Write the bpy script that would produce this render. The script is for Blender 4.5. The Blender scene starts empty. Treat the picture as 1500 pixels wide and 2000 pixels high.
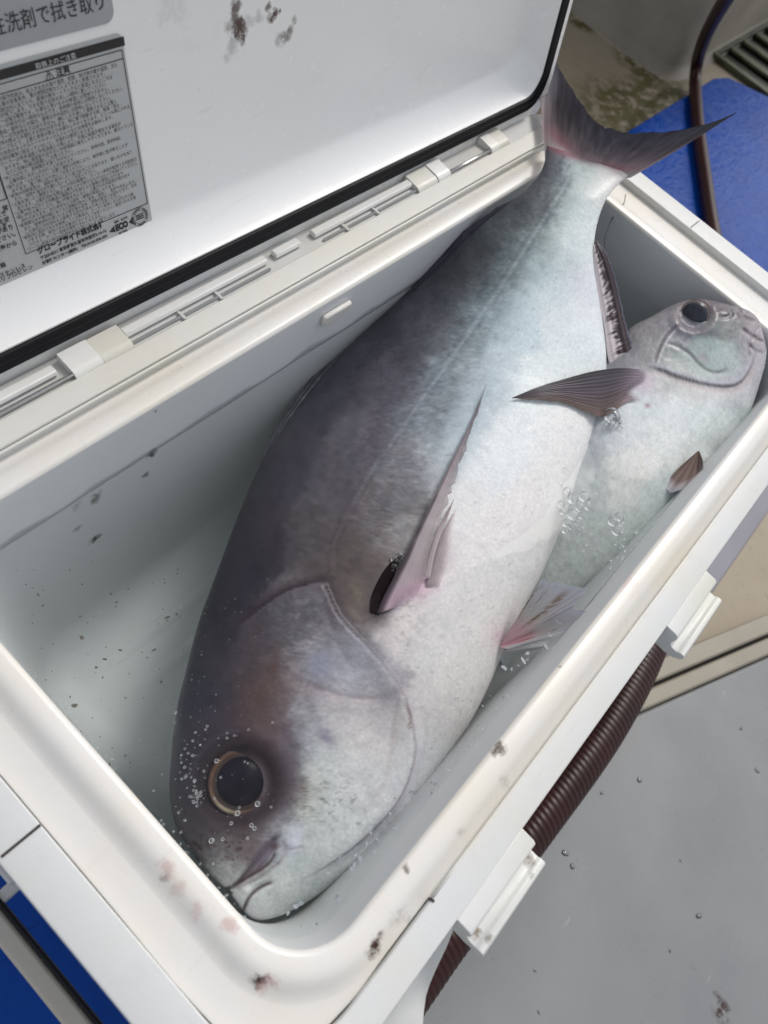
import bpy, bmesh, math, random
import numpy as np
from mathutils import Vector, Matrix
from mathutils.bvhtree import BVHTree

SC = bpy.context.scene
COL = SC.collection
random.seed(7)
RNG = np.random.default_rng(11)

# ------------------------------------------------------------------ camera
F_PX, CX, CY = 1412.693, 750.0, 1000.0
R = np.array([[0.65550, -0.71212, 0.25132], [-0.56380, -0.68290, -0.46443], [0.50236, 0.16274, -0.84920]])
U_, _, V_ = np.linalg.svd(R); R = U_ @ V_
CAM = np.array([-0.01989, -0.23390, 0.40976])
cd = bpy.data.cameras.new('camera'); cam = bpy.data.objects.new('camera', cd); COL.objects.link(cam)
cd.sensor_fit = 'VERTICAL'; cd.sensor_height = 36.0; cd.lens = F_PX / 2000 * 36
cd.clip_start = 0.01; cd.clip_end = 500
cd.dof.use_dof = True; cd.dof.focus_distance = 0.53; cd.dof.aperture_fstop = 8.0
mw = Matrix.Identity(4)
for i in range(3):
    mw[i][0] = R[0][i]; mw[i][1] = -R[1][i]; mw[i][2] = -R[2][i]; mw[i][3] = CAM[i]
cam.matrix_world = mw
SC.camera = cam

# ------------------------------------------------------------------ light: hazy overcast sky, soft sun from beyond the lid
SUN_EL, SUN_AZ = math.radians(50), math.radians(8)      # azimuth counted from +X towards +Y
w = bpy.data.worlds.new('World'); SC.world = w; w.use_nodes = True
nt = w.node_tree; nt.nodes.clear()
sky = nt.nodes.new('ShaderNodeTexSky'); sky.sky_type = 'NISHITA'; sky.sun_disc = False
sky.sun_elevation = SUN_EL; sky.sun_rotation = math.pi / 2 - SUN_AZ
sky.air_density = 1.0; sky.dust_density = 2.5; sky.ozone_density = 1.0
hs = nt.nodes.new('ShaderNodeHueSaturation'); hs.inputs['Saturation'].default_value = 0.28
bg = nt.nodes.new('ShaderNodeBackground'); bg.inputs['Strength'].default_value = 0.135
wo = nt.nodes.new('ShaderNodeOutputWorld')
nt.links.new(sky.outputs[0], hs.inputs['Color']); nt.links.new(hs.outputs[0], bg.inputs['Color']); nt.links.new(bg.outputs[0], wo.inputs['Surface'])
sd = bpy.data.lights.new('sun', 'SUN'); sun = bpy.data.objects.new('sun', sd); COL.objects.link(sun)
sd.energy = 1.15; sd.angle = math.radians(14); sd.color = (1.0, 0.955, 0.91)
sdir = Vector((math.cos(SUN_EL) * math.cos(SUN_AZ), math.cos(SUN_EL) * math.sin(SUN_AZ), math.sin(SUN_EL)))
sun.rotation_euler = (-sdir).to_track_quat('-Z', 'Y').to_euler()
SC.view_settings.view_transform = 'Standard'; SC.view_settings.look = 'None'
SC.view_settings.exposure = 0.40; SC.view_settings.gamma = 1.0
SC.render.engine = 'CYCLES'
cy = SC.cycles
cy.volume_bounces = 1; cy.max_bounces = 10; cy.diffuse_bounces = 4; cy.glossy_bounces = 4; cy.transparent_max_bounces = 16; cy.transmission_bounces = 6
cy.caustics_reflective = False; cy.caustics_refractive = False; cy.sample_clamp_indirect = 6
try:
    cy.use_denoising = True; cy.denoiser = 'OPENIMAGEDENOISE'
except Exception:
    pass

# ------------------------------------------------------------------ measuring helpers (photograph point -> point on a known plane of the place)
def ray(u, v):
    return R.T @ np.array([(u - CX) / F_PX, (v - CY) / F_PX, 1.0])
def atz(u, v, z):
    d = ray(u, v); return CAM + d * ((z - CAM[2]) / d[2])
def onpl(u, v, p0, n):
    d = ray(u, v); return CAM + d * (((np.asarray(p0) - CAM) @ n) / (d @ n))
def atdist(u, v, depth):
    return CAM + ray(u, v) * depth
def project(P):
    q = (np.asarray(P) - CAM) @ R.T
    return np.stack([q[..., 0] / q[..., 2] * F_PX + CX, q[..., 1] / q[..., 2] * F_PX + CY], -1), q[..., 2]

# ------------------------------------------------------------------ object helpers
def tag(o, label=None, cat=None, group=None, kind=None):
    if label: o['label'] = label
    if cat: o['category'] = cat
    if group: o['group'] = group
    if kind: o['kind'] = kind
    return o
def empty(name, loc=(0, 0, 0)):
    o = bpy.data.objects.new(name, None); COL.objects.link(o); o.location = loc; o.empty_display_size = 0.02
    return o
def link(name, me, mat=None, parent=None, smooth=True):
    o = bpy.data.objects.new(name, me); COL.objects.link(o)
    if mat is not None and not me.materials: me.materials.append(mat)
    if parent is not None:
        o.parent = parent
        base = Vector(parent.location)
        p = parent.parent
        while p is not None:
            base += Vector(p.location); p = p.parent
        o.matrix_parent_inverse = Matrix.Translation(-base)
    if smooth:
        for p in me.polygons: p.use_smooth = True
    return o
def mesh(name, V, F):
    me = bpy.data.meshes.new(name)
    me.from_pydata([tuple(map(float, v)) for v in V], [], [tuple(map(int, f)) for f in F]); me.update()
    return me
def grid_faces(n, m, wrap_m=False, off=0):
    F = []
    for i in range(n - 1):
        for j in range(m if wrap_m else m - 1):
            k = (j + 1) % m
            F.append((off + i * m + j, off + (i + 1) * m + j, off + (i + 1) * m + k, off + i * m + k))
    return F
def add_col(me, C, name='col'):
    a = me.color_attributes.new(name, 'FLOAT_COLOR', 'POINT')
    C = np.asarray(C, np.float32)
    if C.shape[1] == 3: C = np.concatenate([C, np.ones((len(C), 1), np.float32)], 1)
    a.data.foreach_set('color', C.ravel())
def bevel_mod(o, wd=0.0015, seg=2):
    m = o.modifiers.new('bevel', 'BEVEL'); m.width = wd; m.segments = seg; m.limit_method = 'ANGLE'; m.angle_limit = math.radians(35)
    return o
def autosmooth(o, deg=35):
    for p in o.data.polygons: p.use_smooth = True
    try:
        o.data.set_sharp_from_angle(angle=math.radians(deg))
    except Exception:
        pass
    return o
def box_bm(bm, x0, x1, y0, y1, z0, z1, M=None):
    vs = [bm.verts.new((x, y, z)) for z in (z0, z1) for x, y in ((x0, y0), (x1, y0), (x1, y1), (x0, y1))]
    if M is not None:
        for v in vs: v.co = M @ v.co
    for f in ((3, 2, 1, 0), (4, 5, 6, 7), (0, 1, 5, 4), (1, 2, 6, 5), (2, 3, 7, 6), (3, 0, 4, 7)):
        bm.faces.new([vs[i] for i in f])
def bm_obj(name, bm, mat, parent=None, bev=0, seg=2, smooth=True, deg=35):
    bmesh.ops.recalc_face_normals(bm, faces=bm.faces)
    me = bpy.data.meshes.new(name); bm.to_mesh(me); bm.free()
    o = link(name, me, mat, parent, smooth)
    if smooth: autosmooth(o, deg)
    if bev: bevel_mod(o, bev, seg)
    return o
def box(name, x0, x1, y0, y1, z0, z1, mat, parent=None, bev=0.001, M=None):
    bm = bmesh.new(); box_bm(bm, x0, x1, y0, y1, z0, z1, M)
    return bm_obj(name, bm, mat, parent, bev)
def tube(path, rad, n=12, closed_ends=True):
    path = np.asarray(path, float); m = len(path)
    rad = np.broadcast_to(np.asarray(rad, float), (m,))
    T = np.gradient(path, axis=0); T /= np.linalg.norm(T, axis=1)[:, None]
    up = np.array([0.13, 0.21, 1.0]); V = []
    for i in range(m):
        a = np.cross(T[i], up); a /= np.linalg.norm(a); b = np.cross(a, T[i])
        for k in range(n):
            t = 2 * math.pi * k / n
            V.append(path[i] + rad[i] * (math.cos(t) * a + math.sin(t) * b))
    F = grid_faces(m, n, True)
    if closed_ends:
        F.append(tuple(range(n - 1, -1, -1))[::-1]); F.append(tuple((m - 1) * n + k for k in range(n)))
    return V, F
def smooth_path(P, n):
    P = np.asarray(P, float); t = np.arange(len(P)); tt = np.linspace(0, len(P) - 1, n)
    return np.stack([catmull(t, P[:, k], tt) for k in range(P.shape[1])], 1)
def catmull(t, y, tt):
    y = np.asarray(y, float); n = len(y)
    m = np.gradient(y, t)
    i = np.clip(np.searchsorted(t, tt, 'right') - 1, 0, n - 2)
    h = (t[i + 1] - t[i]).astype(float); s = (tt - t[i]) / h
    return (2 * s**3 - 3 * s**2 + 1) * y[i] + (s**3 - 2 * s**2 + s) * h * m[i] + (-2 * s**3 + 3 * s**2) * y[i + 1] + (s**3 - s**2) * h * m[i + 1]

# ------------------------------------------------------------------ numpy noise
_LAT = {}
def vnoise(x, y, seed=0):
    if seed not in _LAT: _LAT[seed] = np.random.default_rng(seed + 100).random((256, 256))
    L = _LAT[seed]; xi = np.floor(x).astype(int); yi = np.floor(y).astype(int)
    fx = x - xi; fy = y - yi; fx = fx * fx * (3 - 2 * fx); fy = fy * fy * (3 - 2 * fy)
    a = L[xi & 255, yi & 255]; b = L[(xi + 1) & 255, yi & 255]; c = L[xi & 255, (yi + 1) & 255]; d = L[(xi + 1) & 255, (yi + 1) & 255]
    return (a * (1 - fx) + b * fx) * (1 - fy) + (c * (1 - fx) + d * fx) * fy
def fbm(x, y, seed=0, oct=4):
    s = 0; a = 0.5; n = 0
    for k in range(oct):
        s = s + a * vnoise(x * 2**k + 17.3 * k, y * 2**k + 5.1 * k, seed + k); n += a; a *= 0.55
    return s / n
def sstep(a, b, x):
    t = np.clip((x - a) / (b - a), 0, 1); return t * t * (3 - 2 * t)
def lin(c):
    c = np.asarray(c, float) / 255.0
    return np.where(c <= 0.04045, c / 12.92, ((c + 0.055) / 1.055) ** 2.4)
def L4(r, g, b, k=1.0):
    return tuple(np.clip(lin((r, g, b)) * k, 0, 1)) + (1.0,)

# ------------------------------------------------------------------ materials
def new_mat(name):
    m = bpy.data.materials.new(name); m.use_nodes = True
    nt = m.node_tree; b = nt.nodes['Principled BSDF']
    return m, nt, b
def nd(nt, t, **kw):
    n = nt.nodes.new(t)
    for k, v in kw.items():
        if k in n.inputs: n.inputs[k].default_value = v
        else: setattr(n, k, v)
    return n
def noise(nt, scale, detail=4, rough=0.55, vec=None, dist=0.0):
    n = nd(nt, 'ShaderNodeTexNoise'); n.inputs['Scale'].default_value = scale; n.inputs['Detail'].default_value = detail
    n.inputs['Roughness'].default_value = rough; n.inputs['Distortion'].default_value = dist
    if vec is not None: nt.links.new(vec, n.inputs['Vector'])
    return n
def coords(nt):
    return nd(nt, 'ShaderNodeTexCoord').outputs['Object']
def ramp(nt, fac, stops):
    r = nd(nt, 'ShaderNodeValToRGB'); e = r.color_ramp.elements
    while len(e) < len(stops): e.new(0.5)
    for k, (p, c) in enumerate(stops):
        e[k].position = p; e[k].color = c if len(c) == 4 else (*c, 1)
    nt.links.new(fac, r.inputs['Fac']); return r.outputs['Color']
def mixc(nt, fac, a, b, mode='MIX'):
    m = nd(nt, 'ShaderNodeMix'); m.data_type = 'RGBA'; m.blend_type = mode
    for s, v in ((m.inputs['Factor'], fac), (m.inputs['A'], a), (m.inputs['B'], b)):
        pass
    def put(sock, v):
        if hasattr(v, 'is_output'): nt.links.new(v, sock)
        else: sock.default_value = v
    put(m.inputs[0], fac); put(m.inputs[6], a); put(m.inputs[7], b)
    return m.outputs[2]
def math_(nt, op, a, b=None, clamp=False):
    m = nd(nt, 'ShaderNodeMath'); m.operation = op; m.use_clamp = clamp
    for k, v in enumerate((a, b)):
        if v is None: continue
        if hasattr(v, 'is_output'): nt.links.new(v, m.inputs[k])
        else: m.inputs[k].default_value = v
    return m.outputs[0]
def bump(nt, b, h, strength, dist=0.001):
    n = nd(nt, 'ShaderNodeBump'); n.inputs['Strength'].default_value = strength; n.inputs['Distance'].default_value = dist
    nt.links.new(h, n.inputs['Height']); nt.links.new(n.outputs[0], b.inputs['Normal'])
def plastic(name, base, rough=0.38, var=0.06, tint=None, bumps=(900, 0.06), stains=(), specks=0.5):
    """White moulded plastic with faint yellowing, scuffs and (optionally) dried blood spots at given places."""
    m, nt, b = new_mat(name); oc = coords(nt)
    n1 = noise(nt, 9, 5, 0.6, oc); n2 = noise(nt, 60, 4, 0.6, oc)
    t = tint or tuple(np.array(base[:3]) * np.array([1.0, 0.965, 0.88])) + (1,)
    c = mixc(nt, ramp(nt, n1.outputs[0], [(0.40, (0, 0, 0)), (0.72, (1, 1, 1))]), base, t)
    dk = tuple(np.array(base[:3]) * (1 - var * 2.2)) + (1,)
    c = mixc(nt, ramp(nt, n2.outputs[0], [(0.55, (0, 0, 0)), (0.85, (0.8, 0.8, 0.8))]), c, dk)
    fine = noise(nt, 420, 2, 0.5, oc)
    c = mixc(nt, ramp(nt, fine.outputs[0], [(0.73, (0, 0, 0)), (0.79, (specks,) * 3)]), c, tuple(np.array(base[:3]) * 0.6) + (1,))
    mp = nd(nt, 'ShaderNodeMapping'); mp.inputs['Scale'].default_value = (14, 90, 30); mp.inputs['Rotation'].default_value = (0, 0, .35); nt.links.new(oc, mp.inputs[0])
    sm = noise(nt, 1.0, 6, .7, mp.outputs[0], .6)
    c = mixc(nt, ramp(nt, sm.outputs[0], [(.60, (0, 0, 0)), (.82, (specks * .7,) * 3)]), c, tuple(np.array(base[:3]) * np.array([.74, .69, .64])) + (1,))
    mp2 = nd(nt, 'ShaderNodeMapping'); mp2.inputs['Scale'].default_value = (25, 900, 200); mp2.inputs['Rotation'].default_value = (0, 0, -.9); nt.links.new(oc, mp2.inputs[0])
    sc2 = noise(nt, 1.0, 2, .5, mp2.outputs[0])
    c = mixc(nt, ramp(nt, sc2.outputs[0], [(.72, (0, 0, 0)), (.77, (specks * .5,) * 3)]), c, tuple(np.array(base[:3]) * .72) + (1,))
    if stains:
        warp = noise(nt, 70, 5, 0.7, oc); warp2 = noise(nt, 260, 4, 0.7, oc)
        sub = nd(nt, 'ShaderNodeVectorMath'); sub.operation = 'SUBTRACT'; nt.links.new(warp.outputs['Color'], sub.inputs[0]); sub.inputs[1].default_value = (0.5, 0.5, 0.5)
        for (p, r, strg, colr) in stains:
            sc = nd(nt, 'ShaderNodeVectorMath'); sc.operation = 'SCALE'; nt.links.new(sub.outputs[0], sc.inputs[0]); sc.inputs['Scale'].default_value = r * 3.0
            ad = nd(nt, 'ShaderNodeVectorMath'); ad.operation = 'ADD'; nt.links.new(oc, ad.inputs[0]); nt.links.new(sc.outputs[0], ad.inputs[1])
            ds = nd(nt, 'ShaderNodeVectorMath'); ds.operation = 'DISTANCE'; nt.links.new(ad.outputs[0], ds.inputs[0]); ds.inputs[1].default_value = tuple(map(float, p))
            f = math_(nt, 'DIVIDE', ds.outputs['Value'], r)
            f = math_(nt, 'SUBTRACT', 1.0, f, True)
            f = math_(nt, 'MULTIPLY', f, 2.0)
            g = ramp(nt, warp2.outputs[0], [(0.30, (.12, .12, .12)), (0.56, (1, 1, 1))])
            f = math_(nt, 'MULTIPLY', f, g, True)
            f = math_(nt, 'MULTIPLY', f, strg, True)
            c = mixc(nt, f, c, colr)
    nt.links.new(c, b.inputs['Base Color'])
    rr = ramp(nt, n2.outputs[0], [(0.3, (rough - .06,) * 3), (0.7, (rough + .1,) * 3)])
    nt.links.new(rr, b.inputs['Roughness'])
    fb = noise(nt, bumps[0], 3, 0.6, oc); bump(nt, b, fb.outputs[0], bumps[1], 0.0006)
    return m
BLOOD = (0.045, 0.014, 0.010, 1); BLOODT = (0.42, 0.22, 0.20, 1); GRIME = (0.10, 0.08, 0.06, 1)
lin_st = [(atz(u, v, 0), r, s, c) for (u, v, r, s, c) in (
    (502, 1925, .0055, 1.0, BLOOD), (520, 1932, .006, .55, BLOODT), (735, 1850, .0060, 1.0, BLOOD), (748, 1836, .004, .9, BLOOD), (790, 1800, .008, .35, GRIME),
    (978, 1462, .0052, 1.0, GRIME), (965, 1470, .004, 1.0, GRIME), (797, 1697, .0028, .8, GRIME), (1094, 1298, .0022, .9, GRIME), (1018, 1392, .0015, 1, GRIME),
    (322, 1700, .006, .45, BLOODT), (348, 1735, .006, .35, BLOODT), (380, 1778, .006, .35, BLOODT), (448, 1802, .005, .5, BLOODT), (262, 1880, .004, .4, GRIME), (310, 1715, .004, .5, GRIME),
    (1225, 1140, .012, .30, (0.62, 0.36, 0.34, 1)), (995, 1530, .006, .35, GRIME), (770, 1660, .004, .4, BLOODT), (718, 1905, .003, .6, GRIME), (905, 1625, .004, .4, GRIME), (1405, 900, .002, .5, GRIME))]
wn = np.array([0, 1, -.05])
lin_st += [(onpl(u, v, (0, 0, 0), wn), r, s, c) for (u, v, r, s, c) in (
    (188, 970, .006, .7, GRIME), (184, 1051, .006, 1.0, (0.02, 0.015, 0.015, 1)), (296, 885, .005, .9, (0.03, 0.03, 0.04, 1)), (286, 925, .004, .7, GRIME), (150, 1033, .004, .5, GRIME), (148, 990, .005, .3, GRIME), (305, 802, .0015, .9, GRIME))]
M_LINER = plastic('liner_plastic', (0.69, 0.675, 0.65, 1), 0.30, 0.03, (0.69, 0.65, 0.55, 1), (300, 0.03), lin_st)
M_TUB = plastic('tub_plastic', (0.66, 0.675, 0.68, 1), 0.55, 0.012, (0.64, 0.655, 0.655, 1), (300, 0.03), [q for q in lin_st if q[0][2] < -.005], 0.06)  # greyer than the liner so the inner walls read as shaded
M_FRAME = plastic('frame_plastic', (0.61, 0.62, 0.615, 1), 0.42, 0.05, None, (1500, 0.22))
M_LIDW = plastic('lid_plastic', (0.80, 0.80, 0.80, 1), 0.24, 0.02, None, (300, 0.02))
M_HINGE = plastic('hinge_plastic', (0.72, 0.72, 0.70, 1), 0.35, 0.06)
M_IVORY = plastic('hinge_ivory_plastic', (0.62, 0.61, 0.55, 1), 0.38, 0.06)
M_BED = plastic('hinge_bed_plastic', (0.64, 0.635, 0.595, 1), 0.36, 0.05)
def simple(name, col, rough=0.5, metal=0.0, var=0.25, scale=30, bmp=0.1, spec=0.5, coat=0.0):
    m, nt, b = new_mat(name); oc = coords(nt)
    n1 = noise(nt, scale, 5, 0.6, oc)
    lo = tuple(np.array(col[:3]) * (1 - var)) + (1,); hi = tuple(np.clip(np.array(col[:3]) * (1 + var), 0, 1)) + (1,)
    nt.links.new(ramp(nt, n1.outputs[0], [(0.3, lo), (0.7, hi)]), b.inputs['Base Color'])
    b.inputs['Roughness'].default_value = rough; b.inputs['Metallic'].default_value = metal
    b.inputs['Specular IOR Level'].default_value = spec; b.inputs['Coat Weight'].default_value = coat; b.inputs['Coat Roughness'].default_value = 0.1
    n2 = noise(nt, scale * 12, 3, 0.6, oc); bump(nt, b, n2.outputs[0], bmp, 0.001)
    return m
M_GASKET = simple('black_rubber', (0.006, 0.006, 0.008), 0.5, 0, 0.3, 40, 0.15, .25)
M_STEEL = simple('steel', (0.62, 0.60, 0.57), 0.25, 1.0, 0.12, 60, 0.03)
M_INK = simple('black_ink', (0.018, 0.017, 0.017), 0.5, 0, 0.2, 60, 0.02)
M_SILVER = simple('silver_film', (0.50, 0.515, 0.515), 0.38, 0.35, 0.05, 25, 0.02)
M_SILVER2 = simple('grey_silver_film', (0.40, 0.405, 0.43), 0.36, 0.25, 0.06, 12, 0.02)
M_DARKGAP = simple('dark_gap', (0.03, 0.024, 0.02), 0.8)

# ------------------------------------------------------------------ setting: boat deck
ZD = -0.345
def deck_mat():
    m, nt, b = new_mat('beige_deck'); oc = coords(nt)
    n1 = noise(nt, 5, 6, 0.65, oc); n2 = noise(nt, 38, 5, 0.7, oc)
    c = ramp(nt, n1.outputs[0], [(0.3, (0.245, 0.20, 0.135)), (0.7, (0.315, 0.265, 0.19))])
    c = mixc(nt, ramp(nt, n2.outputs[0], [(0.58, (0, 0, 0)), (0.75, (0.55, 0.55, 0.55))]), c, (0.10, 0.075, 0.04, 1))
    # moss in the corner of the deck and along the mat's far edge
    for p, r, s in (((1.70, 0.22), .10, 1.0), ((1.735, 0.30), .09, 1.2), ((1.52, 0.20), .15, .9), ((1.62, 0.185), .12, .7), ((1.40, 0.20), .12, .6), ((1.72, .47), .06, 1.3)):
        ds = nd(nt, 'ShaderNodeVectorMath'); ds.operation = 'DISTANCE'; nt.links.new(oc, ds.inputs[0]); ds.inputs[1].default_value = (p[0], p[1], ZD)
        f = math_(nt, 'SUBTRACT', 1.0, math_(nt, 'DIVIDE', ds.outputs['Value'], r), True)
        g = ramp(nt, n2.outputs[0], [(0.40, (0, 0, 0)), (0.56, (1, 1, 1))])
        f = math_(nt, 'MULTIPLY', math_(nt, 'MULTIPLY', f, g), 2.2 * s, True)
        c = mixc(nt, f, c, (0.075, 0.065, 0.012, 1))
    nt.links.new(c, b.inputs['Base Color']); b.inputs['Roughness'].default_value = 0.55
    bump(nt, b, n2.outputs[0], 0.25, 0.002)
    return m
M_DECK = deck_mat()
me = mesh('deck', [(-3, -3, ZD), (4, -3, ZD), (4, 3, ZD), (-3, 3, ZD)], [(0, 1, 2, 3)])
deck = tag(link('deck', me, M_DECK, None, False), 'beige painted boat deck with mossy corners', None, None, 'structure')

def mat_blue():
    m, nt, b = new_mat('blue_vinyl'); oc = coords(nt)
    n1 = noise(nt, 7, 5, 0.6, oc); n2 = noise(nt, 45, 3, 0.55, oc, 1.2)
    mp = nd(nt, 'ShaderNodeMapping'); mp.inputs['Scale'].default_value = (30, 75, 30); nt.links.new(oc, mp.inputs[0])
    n3 = noise(nt, 1.0, 3, 0.5, mp.outputs[0], 1.5)
    c = ramp(nt, n1.outputs[0], [(0.3, (0.002, 0.042, 0.24)), (0.7, (0.004, 0.060, 0.33))])
    c = mixc(nt, ramp(nt, n2.outputs[0], [(0.62, (0, 0, 0)), (0.8, (0.7, 0.7, 0.7))]), c, (0.006, 0.018, 0.11, 1))
    nt.links.new(c, b.inputs['Base Color'])
    nt.links.new(ramp(nt, n2.outputs[0], [(0.3, (0.18,) * 3), (0.65, (0.42,) * 3)]), b.inputs['Roughness'])
    b.inputs['Specular IOR Level'].default_value = .12
    bump(nt, b, n3.outputs[0], 0.25, 0.006)
    return m
M_BLUE = mat_blue()
bm = bmesh.new()
pts = [(-0.9, -0.415), (1.30, -0.415), (1.905, -0.18), (1.925, 0.06), (1.885, 0.152), (1.84, 0.170), (-0.9, 0.172)]
vb = [bm.verts.new((x, y, ZD + .001)) for x, y in pts]; vt = [bm.verts.new((x, y, ZD + .012)) for x, y in pts]
bm.faces.new(vt); bm.faces.new(vb[::-1])
for i in range(len(pts)): bm.faces.new((vb[i], vb[(i + 1) % len(pts)], vt[(i + 1) % len(pts)], vt[i]))
tag(bm_obj('deck_mat', bm, M_BLUE, None, 0.004), 'glossy blue vinyl mat spread under the open cooler box', 'mat')

# moulded bulkhead at the far corner: rounded box, coved foot
M_WALL = simple('weathered_gelcoat', (0.215, 0.188, 0.145), 0.5, 0, 0.28, 6, 0.1)
bm = bmesh.new()
prof = [(0.0, 0.0), (0.0, 0.75)]
def wall_ring(z, o):
    r = 0.05; P = [(1.73 - o, 1.6)]
    for k in range(7):
        a = math.pi + k / 6 * math.pi / 2
        P.append((1.73 - o + r + o + (r + o) * math.cos(a) - 0, 0.232 - o + r + o + (r + o) * math.sin(a)))
    P.append((3.6, 0.232 - o)); return [bm.verts.new((x, y, z)) for x, y in P]
rings = [wall_ring(ZD + .0005, 0.022), wall_ring(ZD + .007, 0.010), wall_ring(ZD + .022, 0.0), wall_ring(ZD + 0.8, 0.0)]
for a, b_ in zip(rings, rings[1:]):
    for i in range(len(a) - 1): bm.faces.new((a[i], a[i + 1], b_[i + 1], b_[i]))
tag(bm_obj('bulkhead', bm, M_WALL), 'weathered beige moulded wall rising from the deck behind the fish tail', 'wall')

# scupper drain with bars
M_MOSS = simple('mossy_metal', (0.050, 0.054, 0.022), 0.6, 0, 0.7, 30, 0.4)
M_HOLE = simple('drain_dark', (0.010, 0.012, 0.009), 0.3, 0, 0.4, 30, 0.2)
dr = empty('drain_grate', (2.05, 0.13, ZD)); tag(dr, 'mossy slotted drain grate at the end of the blue mat', 'drain')
x0, x1, y0, y1 = 1.955, 2.42, -0.12, 0.215
bm = bmesh.new()
for b4 in ((x0 - .02, x0, y0, y1), (x1, x1 + .02, y0, y1), (x0 - .02, x1 + .02, y0 - .02, y0), (x0 - .02, x1 + .02, y1, y1 + .014)):
    box_bm(bm, *b4, ZD + .001, ZD + .013)
bm_obj('grate_frame', bm, M_MOSS, dr, .002)
box('sump', x0, x1, y0, y1, ZD + .0005, ZD + .002, M_HOLE, dr, 0)
for k in range(6):
    xx = x0 + .055 + k * .075
    box('grate_bar', xx, xx + .028, y0, y1, ZD + .004, ZD + .012, M_MOSS, dr, .003)

# grey hatch panel with a low beige double ledge (front right)
G0 = atz(1285, 1335, ZD + .012); G1 = atz(1500, 1243, ZD + .012)
dv = (G1 - G0)[:2]; dv /= np.linalg.norm(dv); nv = np.array([-dv[1], dv[0]])
if nv @ (atz(1400, 1200, ZD)[:2] - G0[:2]) < 0: nv = -nv
def strip(name, o0, o1, z0, z1, mat, parent=None, bev=.003):
    a = G0[:2] - dv * 0.42; b_ = G0[:2] + dv * 2.2
    P = [a + nv * o0, b_ + nv * o0, b_ + nv * o1, a + nv * o1]
    bm = bmesh.new(); lo = [bm.verts.new((*p, z0)) for p in P]; hi = [bm.verts.new((*p, z1)) for p in P]
    bm.faces.new(hi); bm.faces.new(lo[::-1])
    for i in range(4): bm.faces.new((lo[i], lo[(i + 1) % 4], hi[(i + 1) % 4], hi[i]))
    return bm_obj(name, bm, mat, parent, bev)
M_LEDGE = simple('beige_ledge', (0.29, 0.26, 0.205), 0.5, 0, 0.15, 8, 0.15)
led = empty('deck_ledge', (float(G0[0]), float(G0[1]), ZD)); tag(led, 'low beige double ledge with a dark seam between deck and grey panel', 'ledge')
strip('rail', 0.0025, 0.026, ZD + .0005, ZD + .013, M_LEDGE, led)
strip('rail', -0.021, -0.0015, ZD + .0005, ZD + .011, M_LEDGE, led)
strip('seam', -0.0015, 0.0025, ZD + .0006, ZD + .004, M_DARKGAP, led, 0)
def grey_mat():
    m, nt, b = new_mat('grey_deck_paint'); oc = coords(nt)
    n1 = noise(nt, 4, 5, 0.6, oc); n2 = noise(nt, 120, 4, 0.65, oc)
    mp = nd(nt, 'ShaderNodeMapping'); mp.inputs['Scale'].default_value = (18, 160, 1); mp.inputs['Rotation'].default_value = (0, 0, 0.5); nt.links.new(oc, mp.inputs[0])
    n3 = noise(nt, 1.0, 3, 0.6, mp.outputs[0])
    c = ramp(nt, n1.outputs[0], [(0.3, (0.185, 0.195, 0.20)), (0.7, (0.255, 0.26, 0.26))])
    c = mixc(nt, ramp(nt, n2.outputs[0], [(0.67, (0, 0, 0)), (0.76, (0.45, 0.45, 0.45))]), c, (0.10, 0.10, 0.10, 1))
    c = mixc(nt, ramp(nt, n3.outputs[0], [(0.70, (0, 0, 0)), (0.76, (0.3, 0.3, 0.3))]), c, (0.5, 0.5, 0.5, 1))
    warp = noise(nt, 60, 5, 0.7, oc)
    for (u, v, r) in ((1410, 1975, .007), (1400, 1950, .004)):
        p = atz(u, v, ZD + .009)
        ds = nd(nt, 'ShaderNodeVectorMath'); ds.operation = 'DISTANCE'; nt.links.new(oc, ds.inputs[0]); ds.inputs[1].default_value = tuple(map(float, p))
        f = math_(nt, 'SUBTRACT', 1.0, math_(nt, 'DIVIDE', ds.outputs['Value'], r * 1.8), True)
        f = math_(nt, 'MULTIPLY', math_(nt, 'MULTIPLY', f, ramp(nt, warp.outputs[0], [(0.42, (0, 0, 0)), (0.58, (1, 1, 1))])), 2.5, True)
        c = mixc(nt, f, c, (0.05, 0.03, 0.025, 1))
    nt.links.new(c, b.inputs['Base Color'])
    nt.links.new(ramp(nt, n1.outputs[0], [(0.3, (0.22,) * 3), (0.7, (0.36,) * 3)]), b.inputs['Roughness'])
    bump(nt, b, n2.outputs[0], 0.12, 0.001)
    return m
M_GREY = grey_mat()
a = G0[:2] - dv * 0.42 - nv * .0225; b_ = G0[:2] + dv * 1.0 - nv * .0225
P = [a, b_, np.array([1.6, -2.2]), np.array([-0.9, -2.2]), np.array([-0.9, a[1] + 0.0])]
bm = bmesh.new(); lo = [bm.verts.new((*p, ZD + .0005)) for p in P]; hi = [bm.verts.new((*p, ZD + .008)) for p in P]
bm.faces.new(hi); bm.faces.new(lo[::-1])
for i in range(len(P)): bm.faces.new((lo[i], lo[(i + 1) % len(P)], hi[(i + 1) % len(P)], hi[i]))
tag(bm_obj('hatch_panel', bm, M_GREY, None, .003), 'smooth grey hatch panel on the deck beside the brown hose', 'hatch')
M_STRIP = simple('lavender_shade_tone', (0.17, 0.165, 0.20), 0.45, 0, 0.12, 9, 0.1)  # strip coloured like the cooler's shade on the deck beside it
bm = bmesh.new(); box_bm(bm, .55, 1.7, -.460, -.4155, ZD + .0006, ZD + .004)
tag(bm_obj('shade_strip', bm, M_STRIP, None, .0015), 'lavender grey strip standing for the shade of the cooler on the deck', 'strip')
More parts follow.
